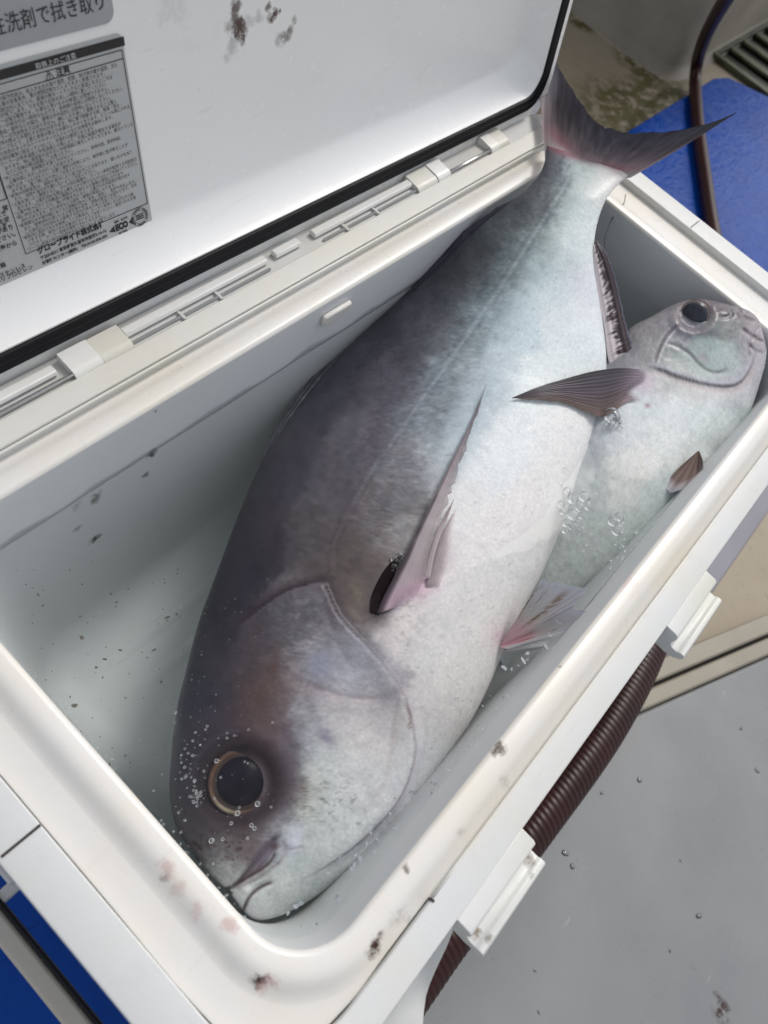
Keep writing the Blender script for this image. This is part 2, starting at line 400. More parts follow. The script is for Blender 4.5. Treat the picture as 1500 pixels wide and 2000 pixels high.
# splashes on the hatch
bm = bmesh.new()
for k in range(30):
    u, v = RNG.uniform(900, 1490), RNG.uniform(1380, 1990)
    p = atz(u, v, ZD + .008)
    if (p[:2] - G0[:2]) @ nv > -.03: continue
    r = RNG.uniform(.0004, .0013) if k > 9 else RNG.uniform(.0015, .0032)
    res = bmesh.ops.create_icosphere(bm, subdivisions=2, radius=1.0)
    an = RNG.uniform(0, 3.1); el = RNG.uniform(1, 2.3)
    for q in res['verts']:
        x, y, z = q.co.x * r * el, q.co.y * r, q.co.z * r * .45
        q.co = Vector((p[0] + x * math.cos(an) - y * math.sin(an), p[1] + x * math.sin(an) + y * math.cos(an), p[2] + z))
def clear_mat(name, tintc, thick=1.35, tr=0.9):
    m, nt, b = new_mat(name); nt.nodes.remove(b)
    t = nd(nt, 'ShaderNodeBsdfTransparent'); t.inputs[0].default_value = tintc
    g = nd(nt, 'ShaderNodeBsdfGlossy'); g.inputs['Roughness'].default_value = 0.03
    fr = nd(nt, 'ShaderNodeFresnel'); fr.inputs['IOR'].default_value = thick
    mx = nd(nt, 'ShaderNodeMixShader'); nt.links.new(fr.outputs[0], mx.inputs[0]); nt.links.new(t.outputs[0], mx.inputs[1]); nt.links.new(g.outputs[0], mx.inputs[2])
    nt.links.new(mx.outputs[0], nt.nodes['Material Output'].inputs['Surface'])
    return m
M_DROP = clear_mat('water_drop', (0.93, 0.94, 0.95, 1), 1.5)
tag(bm_obj('splashes', bm, M_DROP), 'scattered water drops and slime specks on grey hatch panel', None, None, 'stuff')

# brown suction hose with fine spiral ribs
def hose_mat():
    m, nt, b = new_mat('brown_hose'); oc = coords(nt)
    n1 = noise(nt, 25, 4, 0.6, oc)
    nt.links.new(ramp(nt, n1.outputs[0], [(0.3, (0.018, 0.0036, 0.003)), (0.7, (0.030, 0.0066, 0.0055))]), b.inputs['Base Color'])
    b.inputs['Roughness'].default_value = 0.40; b.inputs['Specular IOR Level'].default_value = .28
    return m
HP = [(-0.55, -0.60), (-0.3, -0.50), (-0.05, -0.440), (0.103, -0.430), (0.258, -0.4365), (0.4075, -0.4385), (0.54, -0.4215), (0.70, -0.378), (0.86, -0.318), (1.03, -0.285)]
HZ = [ZD + .036] * len(HP)
path = smooth_path(np.array([(x, y, z) for (x, y), z in zip(HP, HZ)]), 2600)
seglen = np.r_[0, np.cumsum(np.linalg.norm(np.diff(path, axis=0), axis=1))]
HR = 0.0215
V, F = tube(path, HR, 24)
V = np.array(V).reshape(len(path), 24, 3)
ph = seglen[:, None] / 0.0066 - 4 * np.arange(24)[None, :] / 24
rib = 0.00028 * np.cos(2 * np.pi * ph)
V = path[:, None, :] + (V - path[:, None, :]) * (1 + rib[..., None] / HR)
me = mesh('suction_hose', V.reshape(-1, 3), F)
M_HOSE = hose_mat()
tag(link('suction_hose', me, M_HOSE), 'thick dark brown ribbed hose lying on deck along the front of the cooler', 'hose')
q = [atz(u, v, ZD + .026) for u, v in ((1412, 560), (1398, 480), (1387, 420), (1377, 350), (1367, 280), (1360, 215), (1358, 160))]
q += [atz(1363, 115, ZD + .06), atz(1376, 75, ZD + .13), atz(1396, 35, ZD + .20), atz(1420, -5, ZD + .27), atz(1448, -50, ZD + .34)]
V, F = tube(smooth_path(np.array(q), 160), .0128, 20)
tag(link('water_hose', mesh('water_hose', V, F), M_HOSE), 'thin smooth brown hose crossing the blue mat and rising past the drain', 'hose')

# ------------------------------------------------------------------ cooler box
LX, LY = 0.66, 0.3058            # opening: x 0..LX, y 0..-LY
cooler = empty('cooler_box', (LX / 2, -LY / 2, ZD + .013)); tag(cooler, 'large white hard cooler box with its lid propped open', 'cooler')
NC = 14
def rrect(x0, x1, y0, y1, r):
    P = []
    for cx, cy_, a0 in ((x1 - r, y1 - r, 0), (x0 + r, y1 - r, 90), (x0 + r, y0 + r, 180), (x1 - r, y0 + r, 270)):
        for k in range(NC + 1):
            a = math.radians(a0 + 90 * k / NC); P.append((cx + r * math.cos(a), cy_ + r * math.sin(a)))
    return P
def densify(P, step=0.02):
    return P
def loft(rings, close_last=False, close_first=False):
    n = len(rings[0]); V = [p for r in rings for p in r]
    F = []
    for i in range(len(rings) - 1):
        for j in range(n):
            k = (j + 1) % n
            F.append((i * n + j, i * n + k, (i + 1) * n + k, (i + 1) * n + j))
    if close_last: F.append(tuple(range((len(rings) - 1) * n, len(rings) * n)))
    if close_first: F.append(tuple(range(n - 1, -1, -1)))
    return V, F
def ring(off, z, r, near=None, far=None, hinge=None, front=None):
    n_, f_, h_, r_ = [off if q is None else q for q in (near, far, hinge, front)]
    return [(x, y, z) for x, y in rrect(-n_, LX + f_, -LY - r_, h_, r)]
TP = 0.055; ZF = -0.236; RC = 0.030
rg = []
# floor fillet, walls, lip, channel
for k in range(8):
    a = k / 7 * math.pi / 2
    rf = 0.026
    z = ZF + rf - rf * math.cos(a); ins = -TP * (-ZF - rf) - rf + rf * math.sin(a)
    rg.append(ring(ins, z, RC + 0.012 - rf + rf * math.sin(a) + .002))
for z in (-.15, -.10, -.06, -.03, -.012):
    rg.append(ring(TP * z, z, RC + .006))
for k in range(7):
    a = k / 6 * math.pi / 2
    rl = 0.0035
    rg.append(ring(-TP * .004 - 0 + rl * (1 - math.cos(a)) - 0.0005, -rl + rl * math.sin(a), RC + .006 + rl * (1 - math.cos(a))))
for o, z in ((.007, .0004), (.0105, .0), (.0130, -.0012), (.0155, -.0029), (.0180, -.0045), (.0205, -.0054), (.0215, -.0056)):
    rg.append(ring(o, z, RC + .004 + o))
rg.append(ring(0, -.0056, .050, .0386, .0492, .0250, .0231))
V, F = loft(rg[:15], False, True)
tub = link('tub', mesh('tub', V, F), M_TUB, cooler); autosmooth(tub, 50)
V, F = loft(rg[14:])
liner = link('liner', mesh('liner', V, F), M_LINER, cooler); autosmooth(liner, 50)
# shallow moulded finger notch (drain corner) in the near-front corner of the lip and the small lug on the hinge wall
bm = bmesh.new()
def arc_pad(bm):
    P = [(440, 925), (480, 925), (520, 945), (560, 970), (610, 988), (660, 993), (720, 988), (780, 965), (830, 930), (880, 905), (930, 903)]
    Q = [(445, 935), (470, 975), (510, 1015), (555, 1042), (610, 1063), (670, 1074), (735, 1072), (800, 1058), (855, 1030), (900, 990), (935, 948)]
    top, low = [], []
    for (u, v) in P: top.append(atz(400 + u / 3.75, 1600 + v / 3.75, -.0075))
    for (u, v) in Q: low.append(atz(400 + u / 3.75, 1600 + v / 3.75, -.0012))
    vs = []
    for k in range(len(P)):
        t, l = np.array(top[k]), np.array(low[k]); col = []
        for s in np.linspace(0, 1, 6):
            p = t * (1 - s) + l * s; p[2] = -.0075 + .0063 * s + .0016 * math.sin(math.pi * s)
            col.append(bm.verts.new(p))
        col.insert(0, bm.verts.new((t[0], t[1], -.030)))
        vs.append(col)
    for a, b_ in zip(vs, vs[1:]):
        for j in range(len(a) - 1): bm.faces.new((a[j], b_[j], b_[j + 1], a[j + 1]))
arc_pad(bm)
bm_obj('corner_lip', bm, M_LINER, cooler)
lug = onpl(655, 608, (0, -.001, 0), wn)
box('wall_lug', lug[0] - .016, lug[0] + .016, -.0055, -.0005, lug[2] - .0065, lug[2] + .0045, M_LINER, cooler, .002)
# floor ribs
for k in range(7):
    yy = -.055 - k * .034
    Vr = []; xs = np.linspace(.05, LX - .055, 24)
    for i, xx in enumerate(xs):
        e = min(1, i / 2, (23 - i) / 2) if 0 < i < 23 else 0
        for q in np.linspace(-1, 1, 11):
            Vr.append((xx, yy + q * .0105, ZF - .0006 + .0026 * e * (0.5 + 0.5 * math.cos(math.pi * q))))
    link('floor_rib', mesh('floor_rib', Vr, grid_faces(24, 11)), M_TUB, cooler)

# outer frame: raised band with a step (front/hinge) and flush joint (near/far)
FZ = 0.0012
outer = dict(near=.0610, far=.0755, hinge=.0645, front=.0395)
fr = [ring(0, -.012, .048, .0384, .0490, .0245, .0226), ring(0, FZ - .0006, .048, .0384, .0490, .0245, .0226), ring(0, FZ, .0475, .0390, .0496, .0251, .0232)]
fr.append(ring(0, FZ, .056, .0592, .0737, .0627, .0377))
fr.append(ring(0, FZ - .0006, .057, .0604, .0749, .0639, .0389)); fr.append(ring(0, FZ - .002, .0575, **outer))
fr.append(ring(0, -.058, .0575, .0625, .077, .0645, .041)); fr.append(ring(0, -.062, .055, .0600, .0745, .062, .0385)); fr.append(ring(0, -.0625, .05, .045, .055, .05, .026))
V, F = loft(fr)
frame = link('frame', mesh('frame', V, F), M_FRAME, cooler); autosmooth(frame, 40)
# outer body
bd = [ring(0, -.061, .055, .0560, .0705, .059, .0345), ring(0, -.15, .055, .053, .0675, .056, .0315), ring(0, ZD + .03, .05, .046, .060, .049, .0245), ring(0, ZD + .0135, .04, .036, .050, .039, .0145)]
V, F = loft(bd, True)
body = link('body', mesh('body', V, F), M_FRAME, cooler); autosmooth(body, 40)
for P_ in ([(.0740, -LY - .0226, FZ - .0011), (.35, -LY - .0226, FZ - .0011), (LX + .004, -LY - .0226, FZ - .0011)], [(-.012, .0245, FZ - .0011), (.3, .0245, FZ - .0011), (LX + .006, .0245, FZ - .0011)]):
    V, F = tube(smooth_path(np.array(P_), 30), .0013, 10); link('step_bead', mesh('step_bead', V, F), M_BED, cooler)
# joints in the frame (near end and far end)
def joint(u0, v0, u1, v1, wd=.0007):
    a, b_ = atz(u0, v0, FZ + .0004), atz(u1, v1, FZ + .0004)
    d = b_ - a; n = np.array([-d[1], d[0], 0]); n *= wd / np.linalg.norm(n)
    me = mesh('joint', [a - n, b_ - n, b_ + n, a + n], [(0, 1, 2, 3)])
    link('joint', me, M_DARKGAP, cooler, False)
joint(79, 1611, 2, 1674); joint(1349, 444, 1366, 431, .0004)
# dark seam between liner and frame at the near end
bm = bmesh.new()
V, F = tube(smooth_path(np.array([(-.0383, .0, -.0048), (-.0383, -.10, -.0048), (-.0383, -.20, -.0048), (-.0383, -.277, -.0048), (-.0335, -.305, -.0048), (-.018, -.322, -.0048), (.01, -.3282, -.0048), (.04, -.3282, -.0048), (.0715, -.3282, -.0048)]), 60), .0004, 6)
link('seam', mesh('seam', V, F), M_DARKGAP, cooler)
# dark notch where the raised step begins at the front
box('step_notch', .0715, .0728, -.3300, -.3276, -.004, FZ + .0006, M_DARKGAP, cooler, 0)

# latch catches on the front frame
def front_catch(x0, x1, dirt):
    prof = [(-.3445, -.001), (-.3535, -.0012), (-.3560, -.0030), (-.3566, -.0065), (-.3566, -.0120), (-.3590, -.0150), (-.3640, -.0150), (-.3660, -.0130), (-.3690, -.0130), (-.3705, -.0150), (-.3700, -.0185), (-.3660, -.0225), (-.3600, -.0245), (-.3520, -.0240), (-.3445, -.0225)]
    bm = bmesh.new(); A = [bm.verts.new((x0, y, z + .0018)) for y, z in prof]; B = [bm.verts.new((x1, y, z + .0018)) for y, z in prof]
    n = len(prof)
    for i in range(n): bm.faces.new((A[i], A[(i + 1) % n], B[(i + 1) % n], B[i]))
    bm.faces.new(A); bm.faces.new(B[::-1])
    o = bm_obj('latch_catch', bm, dirt, cooler, .0006, 2, True, 50)
    return o
cst = [((.079, -.3605, -.013), .004, .8, (0.16, 0.10, 0.03, 1)), ((.083, -.366, -.012), .0035, .6, (0.10, 0.09, 0.05, 1)), ((.130, -.361, -.013), .005, .8, (0.12, 0.10, 0.07, 1)), ((.125, -.3665, -.012), .003, .6, (0.05, 0.045, 0.02, 1))]
M_CATCH = plastic('catch_plastic', (0.66, 0.665, 0.645, 1), 0.36, 0.05, (0.60, 0.59, 0.50, 1), (900, .08), cst)
front_catch(.0745, .1355, M_CATCH); front_catch(.3125, .3755, M_CATCH)
# flared corner foot of the frame at the near front
tp_, bt_ = [], []
for t in np.linspace(0, 1, 12):
    x = .0735 - t * .115
    tp_.append((x, -LY - .0389, FZ - .001))
bp = smooth_path(np.array([atz(u, v, -.05)[:2] for u, v in ((889, 1806), (872, 1850), (850, 1897), (832, 1945), (826, 2000))]), 9)
bp = np.vstack([bp, [(.02, -.3765), (.0, -.377), (-.042, -.37)]])
vs = []; Vv = []
for k in range(12):
    a = np.array(tp_[k]); b2 = np.array((bp[k][0], bp[k][1], -.05)); 
    for s in np.linspace(0, 1, 8):
        p = a * (1 - s) + b2 * s; p[1] = a[1] + (b2[1] - a[1]) * (s ** 1.7); Vv.append(p)
    Vv.append(np.array((bp[k][0], -LY - .034, -.0505)))
F = grid_faces(12, 9)
cg = link('corner_foot', mesh('corner_foot', Vv, F), M_FRAME, cooler); autosmooth(cg, 50)
# carry handle folded out at the near end
bm = bmesh.new()
M_HANDLE = plastic('handle_plastic', (0.48, 0.46, 0.42, 1), 0.45, 0.1)
hb = box('carry_handle', -.0905, -.0800, -.300, -.160, -.076, -.070, M_HANDLE, cooler, .002)
bm = bmesh.new(); box_bm(bm, -.0795, -.0770, -.300, -.160, -.0755, -.068)
bm_obj('handle_rib', bm, M_GASKET, cooler, .001)
box('handle_arm', -.0905, -.0600, -.1685, -.1615, -.0765, -.0705, M_FRAME, cooler, .0015)
box('handle_lug', -.0700, -.0660, -.164, -.150, -.073, -.064, M_FRAME, cooler, .0015)

# ------------------------------------------------------------------ hinge row
def hx(u, v, z=.003): return float(atz(u, v, z)[0])
bed_y = .0445
M_SHADE = plastic('hinge_well_plastic', (0.55, 0.55, 0.54, 1), 0.5, 0.05)
box('hinge_well', -.05, .690, .0424, .0644, FZ - .0003, FZ + .0006, M_SHADE, cooler, 0)
box('hinge_bed', -.055, .692, .0250, .0422, FZ + .0003, FZ + .0026, M_BED, cooler, .0008)
def pin(xa, xb):
    V, F = tube([(xa, .0460, .0034), ((xa + xb) / 2, .0460, .0034), (xb, .0460, .0034)], .00165, 12)
    link('hinge_pin', mesh('hinge_pin', V, F), M_STEEL, cooler)
pin(-.06, .136); pin(.530, .596)
def hbar(xa, xb, mat=M_HINGE):
    bm = bmesh.new()
    prof = [(.0525, .0020), (.0506, .0040), (.0520, .0066), (.0580, .0066), (.0580, .0020)]
    A = [bm.verts.new((xa, y, z)) for y, z in prof]; B = [bm.verts.new((xb, y, z)) for y, z in prof]
    for i in range(5): bm.faces.new((A[i], A[(i + 1) % 5], B[(i + 1) % 5], B[i]))
    bm.faces.new(A); bm.faces.new(B[::-1])
    bm_obj('hinge_bar', bm, mat, cooler, .0006)
hbar(-.06, .126); hbar(.1790, .309); hbar(.3184, .3448); hbar(.361, .4835)
def hrod(xa, xb):
    V, F = tube([(xa, .0462, .0028), (xb, .0462, .0028)], .0012, 8)
    link('hinge_rod', mesh('hinge_rod', V, F), M_SHADE, cooler)
hrod(.180, .307); hrod(.366, .483)
for xx in (.222, .256, .392, .430):
    box('hinge_rib', xx - .0012, xx + .0012, .0426, .0505, .0016, .0042, M_SHADE, cooler, .0004)
def knuckle(xa, xb, mat=M_HINGE, h=.0074):
    bm = bmesh.new(); prof = []
    for k in range(9):
        a = math.radians(200 - k * 110 / 8 * 1.0); prof.append((.0482 + .0066 * math.cos(a), h - .0052 + .0052 * math.sin(a)))
    prof = [(.0416, .0012)] + prof + [(.0615, h + .0012), (.0615, .0012)]
    A = [bm.verts.new((xa, y, z)) for y, z in prof]; B = [bm.verts.new((xb, y, z)) for y, z in prof]
    n = len(prof)
    for i in range(n): bm.faces.new((A[i], A[(i + 1) % n], B[(i + 1) % n], B[i]))
    bm.faces.new(A); bm.faces.new(B[::-1])
    bm_obj('hinge_knuckle', bm, mat, cooler, .0008, 2)
knuckle(.133, .1545); knuckle(.1550, .1785, M_IVORY, .0064); knuckle(.484, .5115, M_IVORY, .0064); knuckle(.512, .530); knuckle(.595, .608); knuckle(.6085, .626, M_IVORY, .0064)

# ------------------------------------------------------------------ lid
E1 = np.array([1, -.008, 0.0]); E2 = np.array([0, .197, .980]); E2 /= np.linalg.norm(E2); E1 /= np.linalg.norm(E1)
E3 = np.cross(E1, E2); 
if E3[1] > 0: E3 = -E3
E2 = np.cross(E3, E1); E2 = E2 if E2[2] > 0 else -E2
LO = np.array([0.0, .0665, 0.0])
def lp(x, v, w_=0.0): return LO + E1 * x + E2 * v + E3 * w_
lid = empty('lid', tuple(lp(.33, .0, -.02))); lid.parent = cooler; lid.matrix_parent_inverse = Matrix.Translation(-Vector(cooler.location))
def lid_link(name, me, mat, smooth=True):
    o = link(name, me, mat, None, smooth); o.parent = lid; o.matrix_parent_inverse = Matrix.Translation(-Vector(lid.location)); return o
LX0, LX1, LV0, LV1 = -.066, .7165, -.0095, .372
def lring(ins, w_, r, lo=None):
    l = ins if lo is None else lo
    return [lp(x, v, w_) for x, v in rrect(LX0 + ins, LX1 - ins, LV0 + l, LV1 - ins, r)]
# outer shell: back, rim, lip face
rs = [lring(.02, -.050, .03), lring(.004, -.046, .035), lring(0, -.040, .037), lring(0, -.004, .037), lring(.0012, -.0008, .036), lring(.003, 0, .035), lring(.016, 0, .030, .020)]
V, F = loft(rs, False, True)
me = mesh('lid_shell', V, F); sh = lid_link('lid_shell', me, M_LIDW); autosmooth(sh, 40)
# gasket: double ridge rubber, slightly wobbly
gs = []
GW = .0140
for s, w_ in ((0, .000), (.02, .0026), (.12, .0040), (.25, .0034), (.38, .0020), (.5, .0042), (.62, .0048), (.75, .0034), (.88, .0044), (.98, .0036), (1.0, .0)):
    gs.append(lring(.0150 + s * GW, w_, .030 - s * .008, .0200 + s * .0136))
V, F = loft(gs)
V = np.array(V); wob = (fbm(V[:, 0] * 60, V[:, 2] * 60, 3, 3) - .5) * .0011
V = V + E3 * wob[:, None]
lid_link('gasket', mesh('gasket', V, F), M_GASKET)
# inner panel: rolled edge, deep fillet into a flat recessed panel
ps = []
G1_ = .0150 + GW; B1_ = .0200 + .0136
ps.append(lring(G1_ - .001, -.001, .024, B1_ - .001)); ps.append(lring(G1_ - .0002, .0018, .0235, B1_ - .0002)); ps.append(lring(G1_ + .0006, .0028, .023, B1_ + .0006)); ps.append(lring(G1_ + .002, .0032, .022, B1_ + .002))
for k in range(1, 13):
    s = k / 12; a = s * math.pi / 2
    ps.append(lring(G1_ + .002 + .030 * (s ** 1.25), .0032 - .0222 * math.sin(a) ** 1.15, .022 + .012 * s, B1_ + .002 + .028 * (s ** 1.25)))
V, F = loft(ps, True)
PW = .0032 - .0222
lid_st = []
def panel_pt(u, v): return onpl(u, v, lp(0, 0, PW), E3)
for (u, v, r, s) in ((468, 62, .0052, 1.0), (464, 40, .0045, .85), (470, 74, .0040, 1.0), (462, 22, .0038, .7), (464, 12, .0034, .65), (459, 3, .0034, .6), (472, 50, .0042, .9), (461, 70, .0042, .9), (449, 55, .004, .5), (528, 34, .0034, 1.0), (536, 26, .0028, 1.0), (524, 12, .0026, .9), (545, 24, .0018, 1.0), (560, 66, .0042, .75), (567, 55, .003, .7), (548, 80, .004, .4), (508, 30, .004, .3), (444, 110, .004, .25), (575, 38, .0026, .5), (455, 90, .004, .35), (340, 18, .010, .12), (490, 35, .004, .3)):
    lid_st.append((panel_pt(u, v), r * 1.25, s * .95, (0.085, 0.055, 0.050, 1)))
M_PANEL = plastic('panel_plastic', (0.86, 0.86, 0.85, 1), 0.20, 0.02, (0.85, 0.845, 0.825, 1), (200, 0.015), lid_st)
pan = lid_link('inner_panel', mesh('inner_panel', V, F), M_PANEL); autosmooth(pan, 50)

for xx in (.1046, .1819, .3417, .5016, .5748):
    vs = [lp(xx + dx, -.0062 + dv_, .0003) for dx, dv_ in ((-.0042, 0), (.0042, 0), (.0042, .0046), (-.0042, .0046))]
    lid_link('hinge_slot', mesh('hinge_slot', vs, [(0, 1, 2, 3)]), M_SHADE, False)
# labels on the panel
def lbl(P, name, mat, w_off, r=0.0, seg=5):
    """flat plate on the panel from local (x, v) corner box P=(x0,x1,v0,v1)."""
    x0, x1, v0, v1 = P
    pts = []
    for cx, cv, a0 in ((x1 - r, v1 - r, 0), (x0 + r, v1 - r, 90), (x0 + r, v0 + r, 180), (x1 - r, v0 + r, 270)):
        for k in range(seg + 1 if r else 1):
            a = math.radians(a0 + 90 * k / seg); pts.append((cx + r * math.cos(a), cv + r * math.sin(a)))
    return lid_link(name, mesh(name, [lp(x, v, PW + w_off) for x, v in pts], [tuple(range(len(pts)))]), mat, False)
def xv(u, v):
    q = panel_pt(u, v) - LO; return float(q @ E1), float(q @ E2)
TRx, TRv = xv(243, 60); BRx, BRv = xv(291, 432)
lx1 = (TRx + BRx) / 2
LBX = (lx1 - .34, lx1, BRv - .0025, TRv)
lbl(LBX, 'caution_label', M_SILVER, .0004, .004)
lbl((lx1 - .36, xv(222, 25)[0], xv(222, 42)[1], TRv + .12), 'care_label', M_SILVER2, .0004, .006)
bx1, bv1 = xv(240, 70); _, bv0 = xv(242, 88)
lbl((lx1 - .335, bx1, bv0, bv1), 'title_bar', M_INK, .0007)
def rline(x0, v0, x1, v1, wd=.00022):
    if abs(x1 - x0) > abs(v1 - v0): return (min(x0, x1), max(x0, x1), v0 - wd, v0 + wd)
    return (x0 - wd, x0 + wd, min(v0, v1), max(v0, v1))
fx0 = xv(47, 488)[0]; fx1, fv1 = xv(242, 95); _, fv0 = xv(283, 401); _, hv = xv(245, 112)
fx1 = (fx1 + xv(283, 401)[0]) / 2; fv0 = (fv0 + xv(50, 492)[1]) / 2
bm = bmesh.new()
def flat(bm, b4, w_):
    vs = [bm.verts.new(lp(x, v, PW + w_)) for x, v in ((b4[0], b4[2]), (b4[1], b4[2]), (b4[1], b4[3]), (b4[0], b4[3]))]
    bm.faces.new(vs)
for seg in ((fx0, fv0, fx0, fv1), (fx1, fv0, fx1, fv1), (fx0, fv0, fx1, fv0), (fx0, fv1, fx1, fv1), (fx0, hv, fx1, hv)):
    flat(bm, rline(*seg), .0007)
ox1, ov0 = xv(12, 387); flat(bm, rline(ox1 - .15, ov0, ox1, ov0), .0007); flat(bm, rline(ox1, ov0, ox1, ov0 + .10), .0007)
me = bpy.data.meshes.new('label_frame'); bm.to_mesh(me); bm.free(); lid_link('label_frame', me, M_INK, False)
def text(name, body, x, v, width=None, height=None, align='LEFT', spacing=1.0, w_off=.0008, mat=M_INK, bold=0.0, size=None):
    c = bpy.data.curves.new(name, 'FONT'); c.body = body; c.align_x = align; c.size = 1.0; c.space_line = spacing; c.offset = bold; c.resolution_u = 2
    c.materials.append(mat)
    o = bpy.data.objects.new(name, c); COL.objects.link(o)
    bpy.context.view_layer.update()
    d = o.dimensions
    sx = width / d.x if width else (size or height / d.y); sy = height / d.y if height else (size or sx)
    if not width: sx = sy
    p = lp(x, v, PW + w_off); E3n = np.cross(E1, E2)
    M4 = Matrix(((E1[0] * sx, E2[0] * sy, E3n[0], p[0]), (E1[1] * sx, E2[1] * sy, E3n[1], p[1]), (E1[2] * sx, E2[2] * sy, E3n[2], p[2]), (0, 0, 0, 1)))
    bb = [Vector(q) for q in o.bound_box]; mnx = min(q.x for q in bb); mxy = max(q.y for q in bb); mxx = max(q.x for q in bb)
    ax = {'LEFT': mnx, 'RIGHT': mxx, 'CENTER': (mnx + mxx) / 2}[align]
    o.matrix_world = M4 @ Matrix.Translation((-ax, -mxy, 0))
    o.parent = lid; o.matrix_parent_inverse = Matrix.Translation(-Vector(lid.location))
    M = M4 @ Matrix.Translation((-ax, -mxy, 0))
    o.matrix_basis = M
    dg = bpy.context.evaluated_depsgraph_get(); dg.update()
    me = bpy.data.meshes.new_from_object(o.evaluated_get(dg)); me.transform(M)
    bpy.data.objects.remove(o); bpy.data.curves.remove(c)
    if not me.materials: me.materials.append(mat)
    return lid_link(name, me, mat, False)
M_WHITEINK = simple('white_print', (0.72, 0.72, 0.72), 0.5, 0, 0.03)
lines = """*クーラーの保冷性能は、投入する氷の量や温度、配置、保冷物の量や温度、また
　や日差し等の気象条件、蓋の開閉回数などにより大きく影響されます。
*長時間直射日光に当てたり、夏場の車内・トランクなど高温になるところは
　保冷力が低下します。できる限り日陰の涼しい場所に置いてください。
*クーラーは保冷専用です。お湯など熱いものの保温には使用できません。
*クーラーの保冷力は一時的なものです。長時間の保存には使用しないでください。
*魚・食品・飲料などの保冷、運搬以外の目的には使用しないでください。
*クーラーは完全防水ではありません。横にしたり激しく振動させると上蓋と
　本体の間より水漏れする恐れがあります。特に車で移動する際、発進・停止・
　カーブなどで、上蓋と本体の間より水漏れしやすくなります。ビニール袋に入れる
　か別売のタックルトートやタックルトレーなどの併用をお勧めします。
*水栓は確実に閉まっていないと、水漏れの原因となります。
*クーラーは本体温度と外気温度との差により、外面に結露が発生する場合が
　あります。特に温度差の出やすい水栓周囲に発生しやすくなります。車のトランク
　などに収納の際は結露にご注意ください。
*水につけたり、長時間水を強くかけないでください。本体内部、断熱内部、
　上蓋内部に水がしみ込むことがあります。
*滑り止め「ふんばるマン」は置く場所の材質により、相手側に色が移ることが
　あります。置く際には十分にご注意ください。
*本体の印刷意匠は、溶剤や油分により溶け出すことがあります。硬いものを当て
　たり、溶剤や油分が付着しないようご注意ください。
*上蓋を勢いよく開閉すると、ロック部の破損や、クーラー本体が転倒する可能性が
　あります。上蓋を閉める際は上蓋を上から押さえながらロックを掛けてください。
*上蓋や投入口などの作動部に無理な力を加えると破損の原因になります。
*高い所から落としたり、強い衝撃を与えると、上蓋が外れ内容物が飛び出す
　恐れがあります。また本体などの変形・破損の原因になります。
*長時間日光や紫外線に当てると樹脂は徐々に変色・退色し、変形や劣化します。
　また、使用材料の違いにより部位毎の変色・退色の度合いは変わります。劣化
　した部位に力が加わると破損する恐れがあるためご注意ください。
*断熱材に真空パネルを使用している製品は、クーラー本体にネジ打ちや穴開
　けをする際、真空パネルを傷付けないようご注意ください。真空パネルを傷
　つけると、クーラー自体が使用できなくなります。
*クーラー本体の保冷力は経年劣化と共に少しずつ低下します。"""
text('small_print', lines, fx0 + .0012, hv - .0008, width=fx1 - fx0 - .0024, height=hv - fv0 - .0018, spacing=1.0, bold=-0.004)
tx, tv = xv(103, 116); text('title_print', '取扱上のご注意', (xv(66, 122)[0] + xv(145, 103)[0]) / 2, bv1 - .0012, width=xv(145, 103)[0] - xv(66, 124)[0], height=(bv1 - bv0) * .62, align='CENTER', w_off=.0010, mat=M_WHITEINK, bold=-.004)
text('caution_print', '⚠ 注意', (xv(91, 145)[0] + xv(131, 135)[0]) / 2, (fv1 + hv) / 2 + .0024, height=.0046, align='CENTER', bold=.02)
cxa = xv(72, 490)[0]; cva = xv(72, 481)[1]; cxb = xv(204, 440)[0]
text('maker_print', 'グローブライド株式会社', cxa, cva, width=cxb - cxa, height=.0052, bold=.035)
text('address_print', '〒203-8511 東京都東久留米市前沢3-14-16', cxa + .0006, cva - .0064, width=cxb - cxa - .0006, height=.0029, bold=.03)
text('phone_print', 'お客様センター(無料)　TEL:0120-506-204', cxa + .0006, cva - .0102, width=cxb - cxa - .0006, height=.0029, bold=.03)
# fish-shaped eco mark and round seal
ex, ev = xv(238, 440)
text('eco_mark', 'ECO', ex - .0052, ev + .0026, height=.0048, width=.0095, bold=.06)
def disc_pts(cx, cv, r, n=28): return [(cx + r * math.cos(2 * math.pi * k / n), cv + r * math.sin(2 * math.pi * k / n)) for k in range(n)]
bm = bmesh.new()
def poly(bm, pts, w_=.0008): bm.faces.new([bm.verts.new(lp(x, v, PW + w_)) for x, v in pts])
poly(bm, [(ex - .0102, ev - .0006), (ex - .0062, ev + .0022), (ex - .0058, ev - .0022)]); poly(bm, [(ex + .0052, ev + .0002), (ex + .0092, ev + .0032), (ex + .0078, ev), (ex + .0092, ev - .0030)])
sx_, sv_ = xv(272, 423)
for r0, r1 in ((.0064, .0061), (.0044, .0042)):
    A, B = disc_pts(sx_, sv_, r0), disc_pts(sx_, sv_, r1)
    va = [bm.verts.new(lp(x, v, PW + .0008)) for x, v in A]; vb = [bm.verts.new(lp(x, v, PW + .0008)) for x, v in B]
    for k in range(len(A)): bm.faces.new((va[k], va[(k + 1) % 28], vb[(k + 1) % 28], vb[k]))
